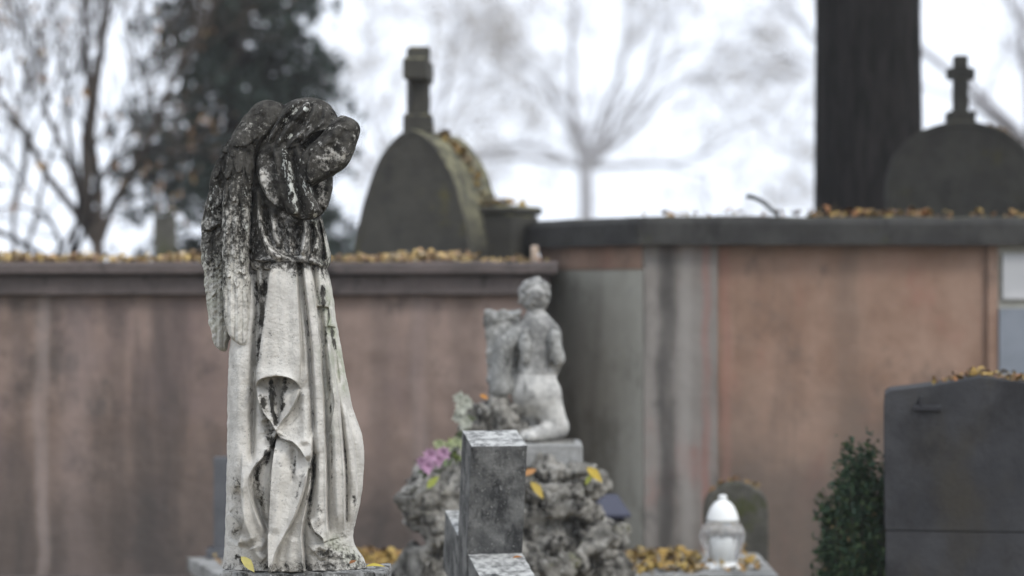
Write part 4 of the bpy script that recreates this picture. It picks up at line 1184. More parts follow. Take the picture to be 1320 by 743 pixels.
# ------------------------------------------------------------------ foreground stone cross, leaning
CDist = 7.2; cp = CDist/FPX
cpos = P(644, 0, CDist); cpos[2] = 0
lean = thing('stone_cross', 'lichen speckled grey granite cross with stubby arms, leaning in front of the cherub', 'cross', (cpos[0]+.02, cpos[1]+.16, 0))
def lean_pt(v):      # local upright coords -> leaning and turned
    return rot(v, R(11), R(13))
zt = P(0, 575, CDist)[2]
W_ = 74*cp
def cross_block(name, cx_, cy_, z0, z1, sx, sy, seed, mat=M_cross):
    o = rough_box(name, (0, 0, 0), (sx, sy, z1-z0), mat, None, amp=.0015, freq=40, seed=seed, res=.012, chip=.006)
    me = o.data
    co = np.zeros(len(me.vertices)*3); me.vertices.foreach_get('co', co); co = co.reshape(-1, 3)
    co = co+np.array([0, 0, -(z1-z0)/2])+np.array([0, 0, (z1-z0)/2])   # rough_box puts its origin at the base
    wv = co+np.array(o.location)+np.array([cx_, cy_, (z0+z1)/2-zt])
    ctr = np.array(P(644, 575, CDist)); 
    wv = lean_pt(wv)+ctr
    o.location = (0, 0, 0); o.parent = lean
    wv = wv-np.array(lean.location)
    me.vertices.foreach_set('co', wv.ravel()); me.update()
    return o
z_arm = P(0, 716, CDist)[2]-.010
cross_block('shaft', 0, W_/2, .02, zt, W_, .17, 3)
cross_block('arm', .0, -.15, z_arm-.20, z_arm, W_*.98, .298, 7)
cross_block('arm', -.0, .30, z_arm-.195, z_arm-.004, W_*.98, .258, 9)
cross_block('base_block', .0, .1, -.12, .16, W_*1.9, .42, 12)

# ------------------------------------------------------------------ dark headstone on the right
HD = 8.25
hy = R(8.5)
hs = thing('dark_headstone', 'big dark grey headstone with a low pointed top, cut by the right edge', 'headstone', (P(1262, 0, HD)[0], HD, 0))
hk = HD/FPX
def hz(v_): return CAMZ+(CY-v_)/FPX*HD
def head_block(name, outline, y0, y1, mat, parent, bev=.004):
    out = np.array(outline, float); m = len(out)
    ctr = out.mean(0); ins = ctr+(out-ctr)*(1-bev/np.linalg.norm(out-ctr, axis=1, keepdims=True))
    V = np.concatenate([np.column_stack([o[:, 0], np.full(m, y), o[:, 1]]) for y, o in ((y0, ins), (y0+bev, out), (y1-bev, out), (y1, ins))])
    f = [list(range(m)), [3*m+i for i in range(m)][::-1]]
    for r in range(3):
        for i in range(m):
            i2 = (i+1) % m
            f.append([r*m+i, (r+1)*m+i, (r+1)*m+i2, r*m+i2][::-1])
    v = rot(V, -hy)+np.array([P(1262, 0, HD)[0], HD, 0])
    return mesh_obj(name, v, f, mat, parent)
hx = lambda u: (u-1262)*hk*1.01
zsp = hz(686)
head_block('upper_slab', [(hx(1143), zsp+.0008), (hx(1380), zsp+.0008), (hx(1380), hz(506)), (hx(1374), hz(502)), (hx(1325), hz(494)), (hx(1262), hz(486)), (hx(1205), hz(497)), (hx(1150), hz(504)), (hx(1143.5), hz(509)), (hx(1142), hz(530))][::1], 0, .30, M_darkslab, hs)
head_block('lower_slab', [(hx(1144), 0), (hx(1379), 0), (hx(1379), zsp-.0008), (hx(1144), zsp-.0008)], .0015, .30, M_darkslab, hs)
lx_, lz_ = hx(1197), hz(527)
v0 = rot(np.array([[lx_, -.004, 0]]), -hy)[0]+np.array([P(1262, 0, HD)[0], HD, 0])
mb = MB(); mb.box((v0[0], v0[1], lz_), (36*hk, .016, 7*hk), yaw=-hy, bev=.003); mb.box((v0[0]-.022, v0[1], hz(519)), (3*hk, .012, 14*hk), yaw=-hy, bev=.001)
mb.build('slot_mark', M_black, hs)  # black bars laid on to give the dark of a slot
pl = []
for _ in range(150):
    u = g.uniform(1205, 1378); t_ = g.random()
    top = np.interp(u, [1150, 1205, 1262, 1325, 1374], [504, 497, 486, 494, 502])
    q = rot(np.array([[hx(u), .02+t_*.25, 0]]), -hy)[0]+np.array([P(1262, 0, HD)[0], HD, 0])
    pl.append((q[0], q[1], hz(top)+.004+.014*g.random()*(1 if u > 1240 else .4)))
leaf_stuff('leaf_litter', 'small brown leaves piled on top of the dark headstone', np.array(pl), .024, .5, 18)

# ------------------------------------------------------------------ small mossy headstone
GD = 9.9; gk = GD/FPX
sh = thing('mossy_headstone', 'small round shouldered mossy headstone behind the white lantern', 'headstone', (P(950, 0, GD)[0], GD, 0))
gz_ = lambda v_: CAMZ+(CY-v_)/FPX*GD
sp = [(P(950, 0, GD)[0]+(u-950)*gk, gz_(v_)) for u, v_ in ((909, 660), (911, 646), (917, 636), (926, 630), (936, 624), (950, 621), (964, 624), (974, 630), (983, 636), (989, 646), (991, 660))]
sp = spline(np.array(sp), 4)
out = [(P(910, 0, GD)[0], 0), *[tuple(q) for q in sp], (P(991, 0, GD)[0], 0)][::-1]
def slab_from(name, out, y0, y1, mat, parent, bev=.008):
    out = np.array(out); m = len(out)
    ctr = out.mean(0); ins = ctr+(out-ctr)*(1-bev/np.linalg.norm(out-ctr, axis=1, keepdims=True))
    V = np.concatenate([np.column_stack([o[:, 0], np.full(m, y), o[:, 1]]) for y, o in ((y0, ins), (y0+bev, out), (y1-bev, out), (y1, ins))])
    f = [list(range(m))[::-1], [3*m+i for i in range(m)]]
    for r in range(3):
        for i in range(m):
            i2 = (i+1) % m
            f.append([r*m+i, (r+1)*m+i, (r+1)*m+i2, r*m+i2])
    return mesh_obj(name, V, f, mat, parent)
out = out[::-1]
slab_from('stone_slab', out, GD, GD+.11, M_mossstone, sh)
mb = MB(); mb.box((P(950, 0, GD)[0], GD+.055, .04), (.34, .20, .08), bev=.008); mb.build('foot_block', M_mossstone, sh)
pl = [(P(u, 0, GD)[0], GD+.02+.08*g.random(), gz_(np.interp(u, [915, 930, 950, 970, 985], [640, 627, 621, 627, 640]))+.004+.008*g.random()) for u in g.uniform(916, 980, 46)]
leaf_stuff('leaf_litter', 'a few brown leaves on the top of the small mossy headstone', np.array(pl), .026, .5, 21)

# ------------------------------------------------------------------ low grave slabs on the ground
def grave(label, px, d0, d1, x0, x1, h, mat, seed, yaw=0):
    cx_, cy_ = (x0+x1)/2, (d0+d1)/2
    t = thing('grave_slab', label, 'grave', (cx_, cy_, 0))
    rough_box('slab', (cx_, cy_, h-.03), (x1-x0, d1-d0, .06), mat, t, yaw=yaw, amp=.003, freq=16, seed=seed, res=.03, chip=.008)
    rough_box('kerb', (cx_, cy_, (h-.06)/2), (x1-x0-.06, d1-d0-.06, h-.06), M_mossstone, t, yaw=yaw, amp=.003, freq=16, seed=seed+1, res=.05, chip=.008)
    return t
gA = P(995, 0, 9.0)[0]; 
hA_ = CAMZ+(CY-741)/FPX*9.0
grave('pale flat grave slab strewn with yellow leaves under the white lantern', 0, 9.0, 9.75, P(806, 0, 9.3)[0], P(1000, 0, 9.1)[0], hA_, M_slabpale, 4)
zA = hA_
pl = [(x, y, zA+.004+.02*g.random()) for x, y in zip(g.uniform(P(808, 0, 9.3)[0], P(985, 0, 9.1)[0], 420), g.uniform(9.02, 9.72, 420)) if (x < P(900, 0, 9.3)[0] or g.random() < .45)]
leaf_stuff('leaf_litter', 'yellow and ochre leaves covering the flat slab around the white lantern', np.array(pl), .040, .35, 24, LEAFC[[0, 4, 4, 7, 1]]*1.1)
# slab and grey post behind the angel
ca, sa = math.cos(R(18.5)), math.sin(R(18.5))
corner = P(240, 718, 9.7); hB_ = corner[2]
gw, gl = .62, 1.3
cen = corner[:2]+np.array([ca, sa])*gw/2+np.array([sa, -ca])*gl/2
t = thing('grave_slab', 'pale slab with yellow leaves low behind the left side of the pedestal', 'grave', (cen[0], cen[1], 0))
rough_box('slab', (cen[0], cen[1], hB_-.03), (gw, gl, .06), M_slabpale, t, yaw=R(18.5), amp=.003, freq=16, seed=14, res=.03, chip=.008)
rough_box('kerb', (cen[0], cen[1], (hB_-.06)/2), (gw-.06, gl-.06, hB_-.06), M_mossstone, t, yaw=R(18.5), amp=.003, freq=16, seed=15, res=.05, chip=.008)
aa_ = g.uniform(.06, gw-.06, 220); bb_ = g.uniform(.06, gl-.06, 220)
pl = np.column_stack([corner[0]+ca*aa_+sa*bb_, corner[1]+sa*aa_-ca*bb_, hB_+.004+.015*g.random(220)])
leaf_stuff('leaf_litter', 'yellow leaves on the low slab left of the pedestal', pl, .04, .35, 27, LEAFC[[0, 4, 1, 6]])
gx0, gx1 = P(440, 0, 9.6)[0], P(560, 0, 9.6)[0]
hC_ = CAMZ+(CY-722)/FPX*10.2
grave('leaf covered low slab between the angel and the rockery', 0, 9.3, 10.2, gx0, gx1, hC_, M_mossstone, 34)
nl = 1100
leaf_stuff('leaf_litter', 'golden leaves covering the slab between the angel and the rockery', np.column_stack([g.uniform(gx0+.03, gx1-.03, nl), g.uniform(9.33, 10.17, nl), hC_+.004+.03*g.random(nl)]), .042, .35, 28, LEAFC[[0, 4, 4, 1]]*1.15)
pd = 9.62
po = thing('grey_headstone', 'narrow blue grey upright stone half hidden behind the angel', 'headstone', (P(304, 0, pd)[0], pd, 0))
hz2 = CAMZ+(CY-590)/FPX*pd
rough_box('stone_slab', (P(304, 0, pd)[0], pd+.04, (hz2+hB_)/2+.002), (58*pd/FPX, .09, hz2-hB_-.004), M_postgrey, po, amp=.002, freq=16, seed=15, res=.02, chip=.01)
rough_box('foot_block', (P(304, 0, pd)[0], pd+.04, hB_+.022), (76*pd/FPX, .12, .04), M_postgrey, po, amp=.002, freq=16, seed=16, res=.02, chip=.008)
# ------------------------------------------------------------------ lanterns
WD = 9.2; wk = WD/FPX
lan = thing('grave_lantern', 'white grave lantern with clear glass bowl and white domed lid', 'lantern', (P(931.5, 0, WD)[0], WD, zA))
wz = lambda v_: CAMZ+(CY-v_)/FPX*WD
cxy = (P(931.5, 0, WD)[0], WD)
def lathe_px(name, tab, mat, n=40):
    mb = MB(); mb.lathe((*cxy, 0), [(r*wk, wz(v_)) for r, v_ in tab], n); return mb.build(name, mat, lan, True)
zb_v = CY-(zA+.001-CAMZ)/WD*FPX
lathe_px('base', [(28, zb_v), (29, zb_v-3), (27, 735), (23, 728), (19, 724), (18, 722)], M_white)
mb = MB(); mb.lathe((*cxy, 0), [(r*wk, wz(v_)) for r, v_ in [(19, 722.5), (21, 721), (22, 714), (24, 706), (28, 698), (29, 690), (27.5, 683), (24, 677), (20, 673), (19.5, 672)]], 96); mb.ribs(cxy, .022, 18); mb.build('glass_bowl', M_glass, lan, True)
lathe_px('candle', [(11, 721.4), (13, 719), (13, 695), (11, 693)], M_white)
lathe_px('lid', [(20, 671.6), (21.5, 671), (20.5, 668), (18.5, 661), (15, 653.5), (10.5, 648), (6.5, 645.5), (4.6, 643.5), (5.8, 641.5), (5.5, 639.5), (3, 638)], M_white)

BD = 9.55
bl = thing('grave_lantern', 'black grave lantern with blue grey roof half hidden behind the rockery', 'lantern', (P(790, 0, BD)[0], BD, 0))
bz = lambda v_: CAMZ+(CY-v_)/FPX*BD
bk = BD/FPX; bxc = P(786, 0, BD)[0]
mb = MB(); mb.box((bxc, BD, bz(720)/2-.0), (.16, .16, bz(720)), bev=.006); mb.build('stand', M_black, bl)
mb = MB(); mb.box((bxc, BD, (bz(720)+bz(666))/2+.001), (38*bk, 38*bk, bz(666)-bz(720)-.002), bev=.004)
for sx in (-1, 1):
    mb.box((bxc+sx*17*bk, BD-19.5*bk, (bz(720)+bz(666))/2), (4*bk, 3*bk, bz(667)-bz(719)))
mb.build('lantern_body', M_black, bl)
v_ = []
rf = MB(); h0 = 26*bk; h1 = 10*bk
vv = [(-h0, -h0, bz(665)), (h0, -h0, bz(665)), (h0, h0, bz(665)), (-h0, h0, bz(665)), (-h0, -h0, bz(661)), (h0, -h0, bz(661)), (h0, h0, bz(661)), (-h0, h0, bz(661)), (-h1, -h1, bz(638)), (h1, -h1, bz(638)), (h1, h1, bz(638)), (-h1, h1, bz(638))]
ff = [[3, 2, 1, 0], [8, 9, 10, 11]]+[[r*4+i, r*4+(i+1) % 4, (r+1)*4+(i+1) % 4, (r+1)*4+i] for r in range(2) for i in range(4)]
rf.add(np.array(vv)+[bxc, BD, 0], ff); rf.build('lantern_roof', M_blue, bl)

# ------------------------------------------------------------------ flowers tucked in the rockery
def petals(c, n, r, col, seed, layers=3):
    gg = np.random.default_rng(seed)
    V = []; F = []; C = []; k0 = 0
    for l in range(layers):
        for i in range(n):
            a = 2*np.pi*i/n+l*.4; el = .15+l*.45
            dr = np.array([math.cos(a)*math.cos(el), -math.sin(el)*.6-.2, math.sin(a)*math.cos(el)])
            sd = np.cross(dr, [0, 1, 0]); sd /= np.linalg.norm(sd)
            rr = r*(1-.22*l)*gg.uniform(.85, 1.1)
            V += [c, c+dr*rr*.55+sd*rr*.25, c+dr*rr, c+dr*rr*.55-sd*rr*.25]
            C += [np.array(col)*gg.uniform(.7, 1.1)]*4
            F.append([k0, k0+1, k0+2, k0+3]); k0 += 4
    return np.array(V), F, np.array(C)
def bouquet(label, spots, d, col, leafcol, r, seed):
    base = P(spots[0][0], spots[0][1]+22, d)
    t = thing('flower_bouquet', label, 'flowers', base)
    for i, (u, v_) in enumerate(spots):
        c = P(u, v_, d-.02*(i % 2))
        V, F, C = petals(c, 9, r, col, seed+i)
        mesh_obj('blossom', V, F, M_leaf, t, cols=C)
    sm = MB()
    for (u, v_) in spots:
        sm.tube([base, (base+P(u, v_, d))/2+[0, .01, 0], P(u, v_, d)+[0, .004, 0]], .003, 5)
    sm.build('stems', M_stem, t)
    gg = np.random.default_rng(seed)
    pts = np.array([P(u+gg.normal(0, 9), v_+12+gg.normal(0, 6), d+.02) for u, v_ in spots for _ in range(2)])
    V, F, C = leaf_cloud(pts, .05, .9, np.array([leafcol]), seed, .45)
    mesh_obj('leaves', V, F, M_leaf, t, cols=C)
bouquet('pink and violet artificial flowers on the left of the rockery', [(546, 596), (555, 587), (564, 592), (551, 602), (571, 584)], 8.62, (.66, .40, .58), (.10, .16, .06), .030, 3)
bouquet('pale green and cream flowers tucked beside the pink ones', [(566, 573), (577, 576), (588, 570), (598, 574)], 8.72, (.52, .58, .34), (.18, .24, .06), .024, 13)
bouquet('tall cream white blossoms rising left of the cherub', [(593, 514), (596, 526), (592, 537), (601, 519), (600, 545)], 8.78, (.66, .68, .58), (.10, .13, .06), .030, 23)
# single leaves
one_leaf('dry_leaf', 'pale yellow willow leaf standing at the front hem of the robe', S2W(np.array(326.), np.array(720.), np.array(64.)), .052, .1, -.85, (.52, .46, .16), 1.0)
one_leaf('dry_leaf', 'thin yellow leaf on the right corner of the pedestal', S2W(np.array(486.), np.array(725.), np.array(45.)), .05, .05, 0, (.50, .40, .06), .2)
one_leaf('dry_leaf', 'small rust brown leaf at the right end of the robe train', S2W(np.array(458.), np.array(719.), np.array(50.)), .024, .8, .3, (.22, .09, .03), .4)
one_leaf('dry_leaf', 'curled orange brown leaf on the front arm of the stone cross', P(667, 724, 7.03)+[0, 0, .012], .030, .3, .1, (.30, .12, .03), .3)
for (u, v_, ln, yaw, tl, c, lab) in ((766, 612, .075, .0, -.75, (.50, .36, .05), 'long yellow leaf sloping down the rocks below the right plinth corner'),
                                  (692, 632, .075, .1, -.9, (.46, .34, .07), 'yellow leaf hanging on the rocks just right of the stone cross'),
                                  (760, 618, .05, -.2, .9, (.40, .42, .07), 'short yellow green leaf pointing up on the right rocks'),
                                  (683, 609, .05, .3, .4, (.44, .22, .08), 'orange leaf by the plinth just above the yellow leaf near the cross'),
                                  (624, 512, .035, .2, -.4, (.50, .22, .04), 'bright orange leaf on the dark rock under the stump'),
                                  (558, 622, .06, .2, .8, (.34, .38, .08), 'yellow green leaf on the rocks under the pink flowers')):
    one_leaf('dry_leaf', lab, P(u, v_, 8.62 if v_ > 560 else 8.80), ln, yaw, tl, c, .9)

# ------------------------------------------------------------------ evergreen bush by the dark headstone
def bush(name, label, d, cu, top, half, seed):
    k = d/FPX
    c = P(cu, 0, d)
    t = thing(name, label, 'shrub', (c[0], d, 0))
    gg = np.random.default_rng(seed)
    sm = MB(); pts = []; cols = []
    H = CAMZ+(CY-top)/FPX*d
    hw = half*k
    for i in range(260):
        a = gg.uniform(0, 2*np.pi); r = hw*math.sqrt(gg.random())
        hgt = H*(1-.30*(r/hw)**2)*gg.uniform(.55, 1.0)
        x, y = math.cos(a)*r, math.sin(a)*r
        p0 = np.array([c[0]+x*.25, d+y*.25, .0]); p1 = np.array([c[0]+x*.95, d+y*.95, hgt*.55]); p2 = np.array([c[0]+x*1.02+gg.normal(0, .01), d+y, hgt])
        if i % 3 == 0: sm.tube([p0, p1, p2], [.006, .004, .001], 4)
        m = 70
        tt = gg.uniform(.0, 1, m)**.7
        q = np.where(tt[:, None] < .5, p0+(p1-p0)*(tt[:, None]*2), p1+(p2-p1)*(tt[:, None]*2-1))
        q = q+gg.normal(0, .016, (m, 3))
        pts.append(q)
        base = np.array([(.026, .066, .034), (.040, .088, .042), (.020, .050, .030), (.058, .095, .036)])[gg.integers(0, 4, m)]
        gold = gg.random(m) < (.012+.05*(i % 9 == 0))
        base[gold] = (.20, .15, .07)
        cols.append(base)
    pts = np.concatenate(pts); cols = np.concatenate(cols)
    pts[:, 2] = np.maximum(pts[:, 2], .01)
    V, F, _ = leaf_cloud(pts, .026, .9, LEAFC, seed, .42)
    mesh_obj('foliage', V, F, M_needle, t, cols=np.repeat(cols, 6, 0))
    sm.build('stems', M_bark, t)
bush('evergreen_shrub', 'dark green evergreen shrub pressed against the left side of the dark headstone', 8.62, 1113, 552, 53, 5)

# ------------------------------------------------------------------ trees
def grow(mb, gg, p, d, length, rad, depth, spread, up, tips, twig=0.0, minr=.004, sides=6, nseg=4, kids=(2, 4), shrink=.72, wander=.16):
    pts = [p]; q = p.copy(); dd = d/np.linalg.norm(d)
    for i in range(nseg):
        dd = dd+gg.normal(0, wander, 3)+np.array([0, 0, up]); dd /= np.linalg.norm(dd)
        q = q+dd*length/nseg; pts.append(q.copy())
    r1 = max(minr, rad*.62)
    mb.tube(pts, np.linspace(rad, r1, len(pts)), max(4, sides), cap=False)
    tips.append((pts, depth))
    if depth == 0: return
    n = int(gg.integers(kids[0], kids[1]+1))
    for i in range(n):
        t = gg.uniform(.35, 1.0) if i else 1.0
        j = min(len(pts)-1, int(t*(len(pts)-1)+.5))
        ax = gg.normal(0, 1, 3); ax -= ax@dd*dd; ax /= np.linalg.norm(ax)
        ang = gg.uniform(.5, 1.15)*spread if i else gg.uniform(.1, .5)*spread
        nd = dd*math.cos(ang)+ax*math.sin(ang)
        grow(mb, gg, pts[j], nd, length*shrink*gg.uniform(.8, 1.15), max(minr, r1*(.9 if i == 0 else .62)), depth-1, spread, up, tips, twig, minr, sides-1, nseg, kids, shrink, wander)

def bare_tree(name, label, pos, stems, depth, rad, length, seed, mat, leafpal=None, nleaf=0, leafsize=.06, group=None, spread=.6, up=.05, kids=(2, 4), minr=.006, trunk_h=0, lean=(0, 0), zmax=None, shrink=.74, sp_leaf=.25):
    gg = np.random.default_rng(seed)
    t = thing(name, label, 'tree', pos, group)
    mb = MB(); tips = []
    p0 = np.array(pos, float)-[0, 0, .05]
    top = p0
    if trunk_h:
        n_ = 7; pts = [p0+np.array([lean[0]*i/n_, lean[1]*i/n_, trunk_h*i/n_])+np.append(gg.normal(0, rad*.12, 2), 0)*(i > 0) for i in range(n_+1)]
        rr = np.linspace(rad*1.0, rad*.75, n_+1); rr[0] *= 1.35
        mb.tube(pts, rr, 12, cap=True); top = pts[-1]
    for (dx, dy, dz, k) in stems:
        grow(mb, gg, top-np.array([0, 0, rad*.4*(trunk_h > 0)]), np.array([dx, dy, dz], float), length*k, rad*(.55 if trunk_h else 1)*math.sqrt(k), depth, spread, up, tips, 0, minr, 8, 4, kids, shrink)
    mb.build('trunk', mat, t, True)
    if nleaf:
        cand = [pt for pts, dep in tips if dep <= 1 for pt in pts[1:]]
        cand = np.array(cand)
        if zmax is not None:
            w = np.exp(-np.maximum(cand[:, 2]-zmax[0], 0)/zmax[1]); w /= w.sum()
            ii = gg.choice(len(cand), nleaf, p=w)
        else: ii = gg.integers(0, len(cand), nleaf)
        c = cand[ii]+gg.normal(0, sp_leaf, (nleaf, 3))
        c[:, 2] = np.maximum(c[:, 2], .05)
        V, F, C = leaf_cloud(c, leafsize, .8, leafpal, seed+1, .7)
        mesh_obj('crown', V, F, M_leaf, t, cols=C)
    return t

ORG = np.array([(.44, .25, .10), (.38, .20, .09), (.50, .33, .15), (.30, .17, .09)])
PALE = np.array([(.38, .32, .24), (.42, .34, .24), (.34, .31, .27)])
D1 = 19.0
b1 = P(132, 0, D1); b1[2] = 0
bare_tree('bare_tree', 'bare many stemmed tree with a few orange leaves above the left end of the vault', b1,
          [(-.42, .1, 1, 1.0), (-.22, -.1, 1, 1.15), (-.08, .15, 1, 1.1), (.07, 0, 1, 1.2), (-.7, .1, .8, .8), (.20, .1, 1, 1.0)], 5, .065, 1.45, 4, M_bark, ORG, 170, .05, None, .40, .15, (2, 3), .003, 1.75, (-.03, 0), (1.7, .6), .76, .12)
b2_ = P(15, 0, 21.); b2_[2] = 0
bare_tree('bare_tree', 'thin bare sapling with orange leaves at the far left edge behind the vault', b2_,
          [(-.2, .1, 1, 1.0), (.15, -.1, 1, 1.15), (.45, .15, 1, 1.1), (-.05, .1, 1, 1.2)], 5, .042, 1.4, 14, M_bark, ORG, 300, .055, None, .5, .10, (2, 4), .004, 1.2, (0, 0), (1.4, .8), .76, .14)
# drooping dark twig at the left
b3_ = P(84, 0, 18.); b3_[2] = 0
bare_tree('bare_tree', 'low dark arching shrub stems just above the vault ledge on the left', b3_,
          [(-.9, 0, .9, .8), (-.5, .1, 1, .6), (.5, 0, 1, .7), (.1, 0, 1, .8)], 3, .05, 1.0, 24, M_barkdark, ORG, 260, .05, None, .6, -.06, (2, 4), .004, 1.55, (0, 0), (1.5, .5), .7, .14)

def conifer(name, label, pos, H, rbase, seed, cols, ncl, needle, rtr=.16):
    gg = np.random.default_rng(seed)
    t = thing(name, label, 'tree', pos)
    mb = MB(); p0 = np.array(pos, float)
    n_ = 14
    pts = [p0+np.array([.04*math.sin(i*1.7), .04*math.cos(i*1.1), H*i/n_]) for i in range(n_+1)]
    mb.tube(pts, np.linspace(rtr, .015, n_+1), 10)
    C = []; W = []
    nb = 230
    for b in range(nb):
        h = H*(.10+.88*(b/nb))*gg.uniform(.97, 1.03); h = min(h, H*.985)
        a = gg.uniform(0, 2*np.pi)
        L = rbase*(1-(h/H)**1.6)*gg.uniform(.65, 1.15)+.12
        x0 = p0+np.array([0, 0, h])
        d_ = np.array([math.cos(a), math.sin(a), .12])
        q = [x0+d_*L*s+np.array([0, 0, -.42*L*s*s]) for s in np.linspace(0, 1, 6)]
        mb.tube(q, np.linspace(.022, .005, 6), 4, cap=False)
        for _ in range(ncl):
            s = gg.uniform(.18, 1)**.8; k = s*5; i = min(4, int(k))
            c = q[i]+(q[i+1]-q[i])*(k-i)
            m = 9
            dr = gg.normal(0, 1, 3)*[.10, .10, .05]*L
            hang = gg.uniform(.05, .30)
            cc = c+dr
            for z in np.linspace(0, hang, m):
                C.append(cc+np.append(gg.normal(0, .022, 2), -z))
    C = np.array(C)
    V, F, _ = leaf_cloud(C, needle, .8, LEAFC, seed, .42)
    col = np.array(cols)[gg.integers(0, len(cols), len(C))]*gg.uniform(.7, 1.3, (len(C), 1))
    mb.build('trunk', M_barkdark, t, True)
    mesh_obj('crown', V, F, M_needle, t, cols=np.repeat(col, 6, 0))
    return t
D2 = 24.0
b4 = P(302, 0, D2); b4[2] = 0
conifer('conifer_tree', 'tall dark evergreen conifer behind the angel', b4, 7.8, 1.38, 3, [(.018, .040, .034), (.026, .050, .040), (.014, .032, .028)], 27, .085)
# grey stone under the conifer
gd = 17.0; gp = P(213, 0, gd)
gs = thing('far_headstone', 'distant grey upright stone at the foot of the conifer, above the vault', 'headstone', (gp[0], gd, 0))
mb = MB(); mb.box((gp[0], gd, (CAMZ+(CY-278)/FPX*gd)/2), (28*gd/FPX, .10, CAMZ+(CY-278)/FPX*gd), bev=.012); mb.build('stone_slab', M_mossstone, gs)
mb = MB(); mb.box((gp[0], gd, CAMZ+(CY-276)/FPX*gd+.012), (34*gd/FPX, .13, .024), bev=.006); mb.build('cap_stone', M_mossstone, gs)

# the big hazy tree in the middle distance
D3 = 220.0
b5 = P(755, 0, D3); b5[2] = 0
bare_tree('hazy_tree', 'large pale tree fading into the mist between the two monuments', b5,
          [(-.42, .2, 1, 1.0), (.05, -.2, 1, 1.15), (.45, .1, 1, 1.05), (-.9, .3, .55, .85), (.85, -.2, .5, .9), (-1, .1, .15, .75), (1, .1, .2, .8), (-.2, .8, .8, .9), (.65, -.5, .7, .95)], 6, .72, 8.8, 34, M_barkgrey, PALE, 8000, .30, None, .70, .0, (2, 3), .02, 12.6, (0, 0), None, .76, .5)
b6 = P(520, 0, 252); b6[2] = 0
bare_tree('hazy_tree', 'very faint tree in the mist behind the slim cross', b6,
          [(-.35, .2, 1, 1.0), (.1, -.2, 1, 1.15), (.4, .1, 1, 1.05), (-.8, .3, .6, .8), (.8, .1, .6, .8)], 6, .6, 9.2, 44, M_barkgrey, PALE, 3500, .4, None, .6, .04, (2, 3), .02, 11.0, (0, 0), None, .76, .6)
b7 = P(1330, 0, 70); b7[2] = 0
bare_tree('hazy_tree', 'thin bare branches in the mist right of the dark trunk', b7,
          [(-.5, .2, 1, 1.0), (.1, -.2, 1, 1.15), (-.9, .1, 1, 1.1)], 6, .26, 3.2, 54, M_barkgrey, None, 0, .3, None, .5, .02, (2, 3), .012, 5.5, (0, 0), None, .78, .5)

# the great dark trunk
TD = 14.2; tk = TD/FPX
tp_ = P(1119.5, 0, TD)
tr = thing('old_tree', 'thick near black tree trunk rising behind the mausoleum roof', 'tree', (tp_[0], TD, 0))
n_, m_ = 150, 72
zz = np.linspace(0, 8.5, n_); an = np.linspace(0, 2*np.pi, m_, endpoint=False)
Z, A = np.meshgrid(zz, an, indexing='ij')
rad = 67.5*tk*(1+.45*np.exp(-Z/.5)-.006*(Z-2.2))
rad = rad*(1+.020*np.sin(9*A+1.5*fbm(A*2, Z*.5, Z*0, 2, 3))+.035*fbm(np.cos(A)*5, np.sin(A)*5, Z*.9, 4, 8))
Vt = np.stack([tp_[0]+np.cos(A)*rad+.012*(Z-2)*0, TD+np.sin(A)*rad, Z-.02], -1).reshape(-1, 3)
Ft = [[i*m_+j, i*m_+(j+1) % m_, (i+1)*m_+(j+1) % m_, (i+1)*m_+j] for i in range(n_-1) for j in range(m_)]
Ft.append([(n_-1)*m_+j for j in range(m_)])
mesh_obj('trunk', Vt, Ft, M_barkdark, tr, True)
gg = np.random.default_rng(77); mb = MB(); tips = []
for (dx, dy, dz) in ((.8, .2, .9), (-.7, .3, 1), (.1, -.6, 1.0), (-.2, .7, 1.1), (.3, .1, 1.3)):
    grow(mb, gg, np.array([tp_[0], TD, 8.2]), np.array([dx, dy, dz]), 2.4, .15, 4, .6, .02, tips, 0, .006, 8, 4, (2, 3), .74)
mb.build('crown', M_barkdark, tr, True)

# ------------------------------------------------------------------ haze
mh = bpy.data.materials.new('mist'); mh.use_nodes = True
nt = mh.node_tree; nt.nodes.clear()
o_ = nt.nodes.new('ShaderNodeOutputMaterial'); pv = nt.nodes.new('ShaderNodeVolumePrincipled')
pv.inputs['Color'].default_value = (.985, .99, 1.0, 1); pv.inputs['Density'].default_value = .0013
pv.inputs['Anisotropy'].default_value = .2
nt.links.new(pv.outputs[0], o_.inputs['Volume'])
mb = MB(); mb.box((0, 110, 20.4), (324, 308, 43.2))
hz_o = mb.build('haze', mh, None, False, (0, 110, -1.2), kind='stuff')
hz_o['label'] = 'thin pale morning mist filling the cemetery'; hz_o['category'] = 'mist'

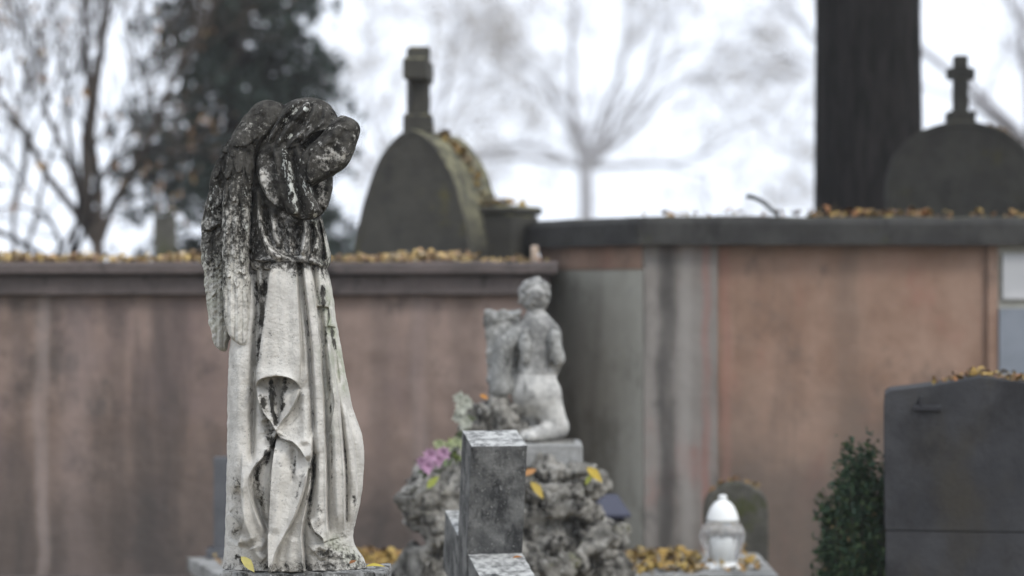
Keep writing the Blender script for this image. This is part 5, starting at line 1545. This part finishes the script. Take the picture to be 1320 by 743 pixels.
# ------------------------------------------------------------------ light
SUN_EL, SUN_AZ = R(46), R(136)     # azimuth clockwise from +Y: behind the camera, to the right
w = bpy.data.worlds.new('World'); scene.world = w; w.use_nodes = True
nt = w.node_tree; nt.nodes.clear()
out = nt.nodes.new('ShaderNodeOutputWorld'); bg = nt.nodes.new('ShaderNodeBackground'); nt.links.new(bg.outputs[0], out.inputs[0])
sky = nt.nodes.new('ShaderNodeTexSky'); sky.sky_type = 'NISHITA'; sky.sun_disc = False
sky.sun_elevation = SUN_EL; sky.sun_rotation = SUN_AZ; sky.air_density = 1.0; sky.dust_density = 4.0; sky.ozone_density = 1.0
hs_ = nt.nodes.new('ShaderNodeHueSaturation'); hs_.inputs['Saturation'].default_value = .16
nt.links.new(sky.outputs[0], hs_.inputs['Color'])
# an overcast deck evens the clear sky out
mx = nt.nodes.new('ShaderNodeMix'); mx.data_type = 'RGBA'; mx.inputs[0].default_value = .80
nt.links.new(hs_.outputs[0], mx.inputs[6]); mx.inputs[7].default_value = (10.9, 11.8, 13.4, 1)
nt.links.new(mx.outputs[2], bg.inputs['Color']); bg.inputs['Strength'].default_value = .105
sl = bpy.data.lights.new('sun', 'SUN'); sl.energy = 1.2; sl.angle = R(13); sl.color = (1, .955, .89)
so = bpy.data.objects.new('sun', sl); COL.objects.link(so)
dirv = Vector((math.sin(SUN_AZ)*math.cos(SUN_EL), math.cos(SUN_AZ)*math.cos(SUN_EL), math.sin(SUN_EL)))
so.rotation_euler = dirv.to_track_quat('Z', 'Y').to_euler(); so.location = (2, -3, 6)

# ------------------------------------------------------------------ camera
cam = bpy.data.cameras.new('camera'); co = bpy.data.objects.new('camera', cam); COL.objects.link(co)
co.location = (0, 0, CAMZ); co.rotation_euler = (R(90), 0, 0)
cam.sensor_width = 36; cam.lens = FPX*36/1320
cam.clip_start = .1; cam.clip_end = 1000
cam.dof.use_dof = True; cam.dof.focus_distance = 6.33; cam.dof.aperture_fstop = 2.05
scene.camera = co
scene.view_settings.view_transform = 'Standard'; scene.view_settings.look = 'None'
scene.view_settings.exposure = 0.40; scene.view_settings.gamma = 1.0
scene.cycles.use_denoising = True
scene.cycles.volume_bounces = 10
scene.cycles.max_bounces = 12

GROUPS = {'dry_leaf': 'single fallen leaves', 'hazy_tree': 'misty trees in the distance', 'bare_tree': 'bare trees and shrubs behind the vault',
          'grave_slab': 'low leaf strewn grave slabs', 'flower_bouquet': 'artificial flowers in the rockery', 'grave_lantern': 'lanterns on the graves'}
for o in list(scene.objects):
    if o.parent is None and 'label' in o.keys():
        k = o.name.split('.')[0]
        if k in GROUPS: o['group'] = GROUPS[k]
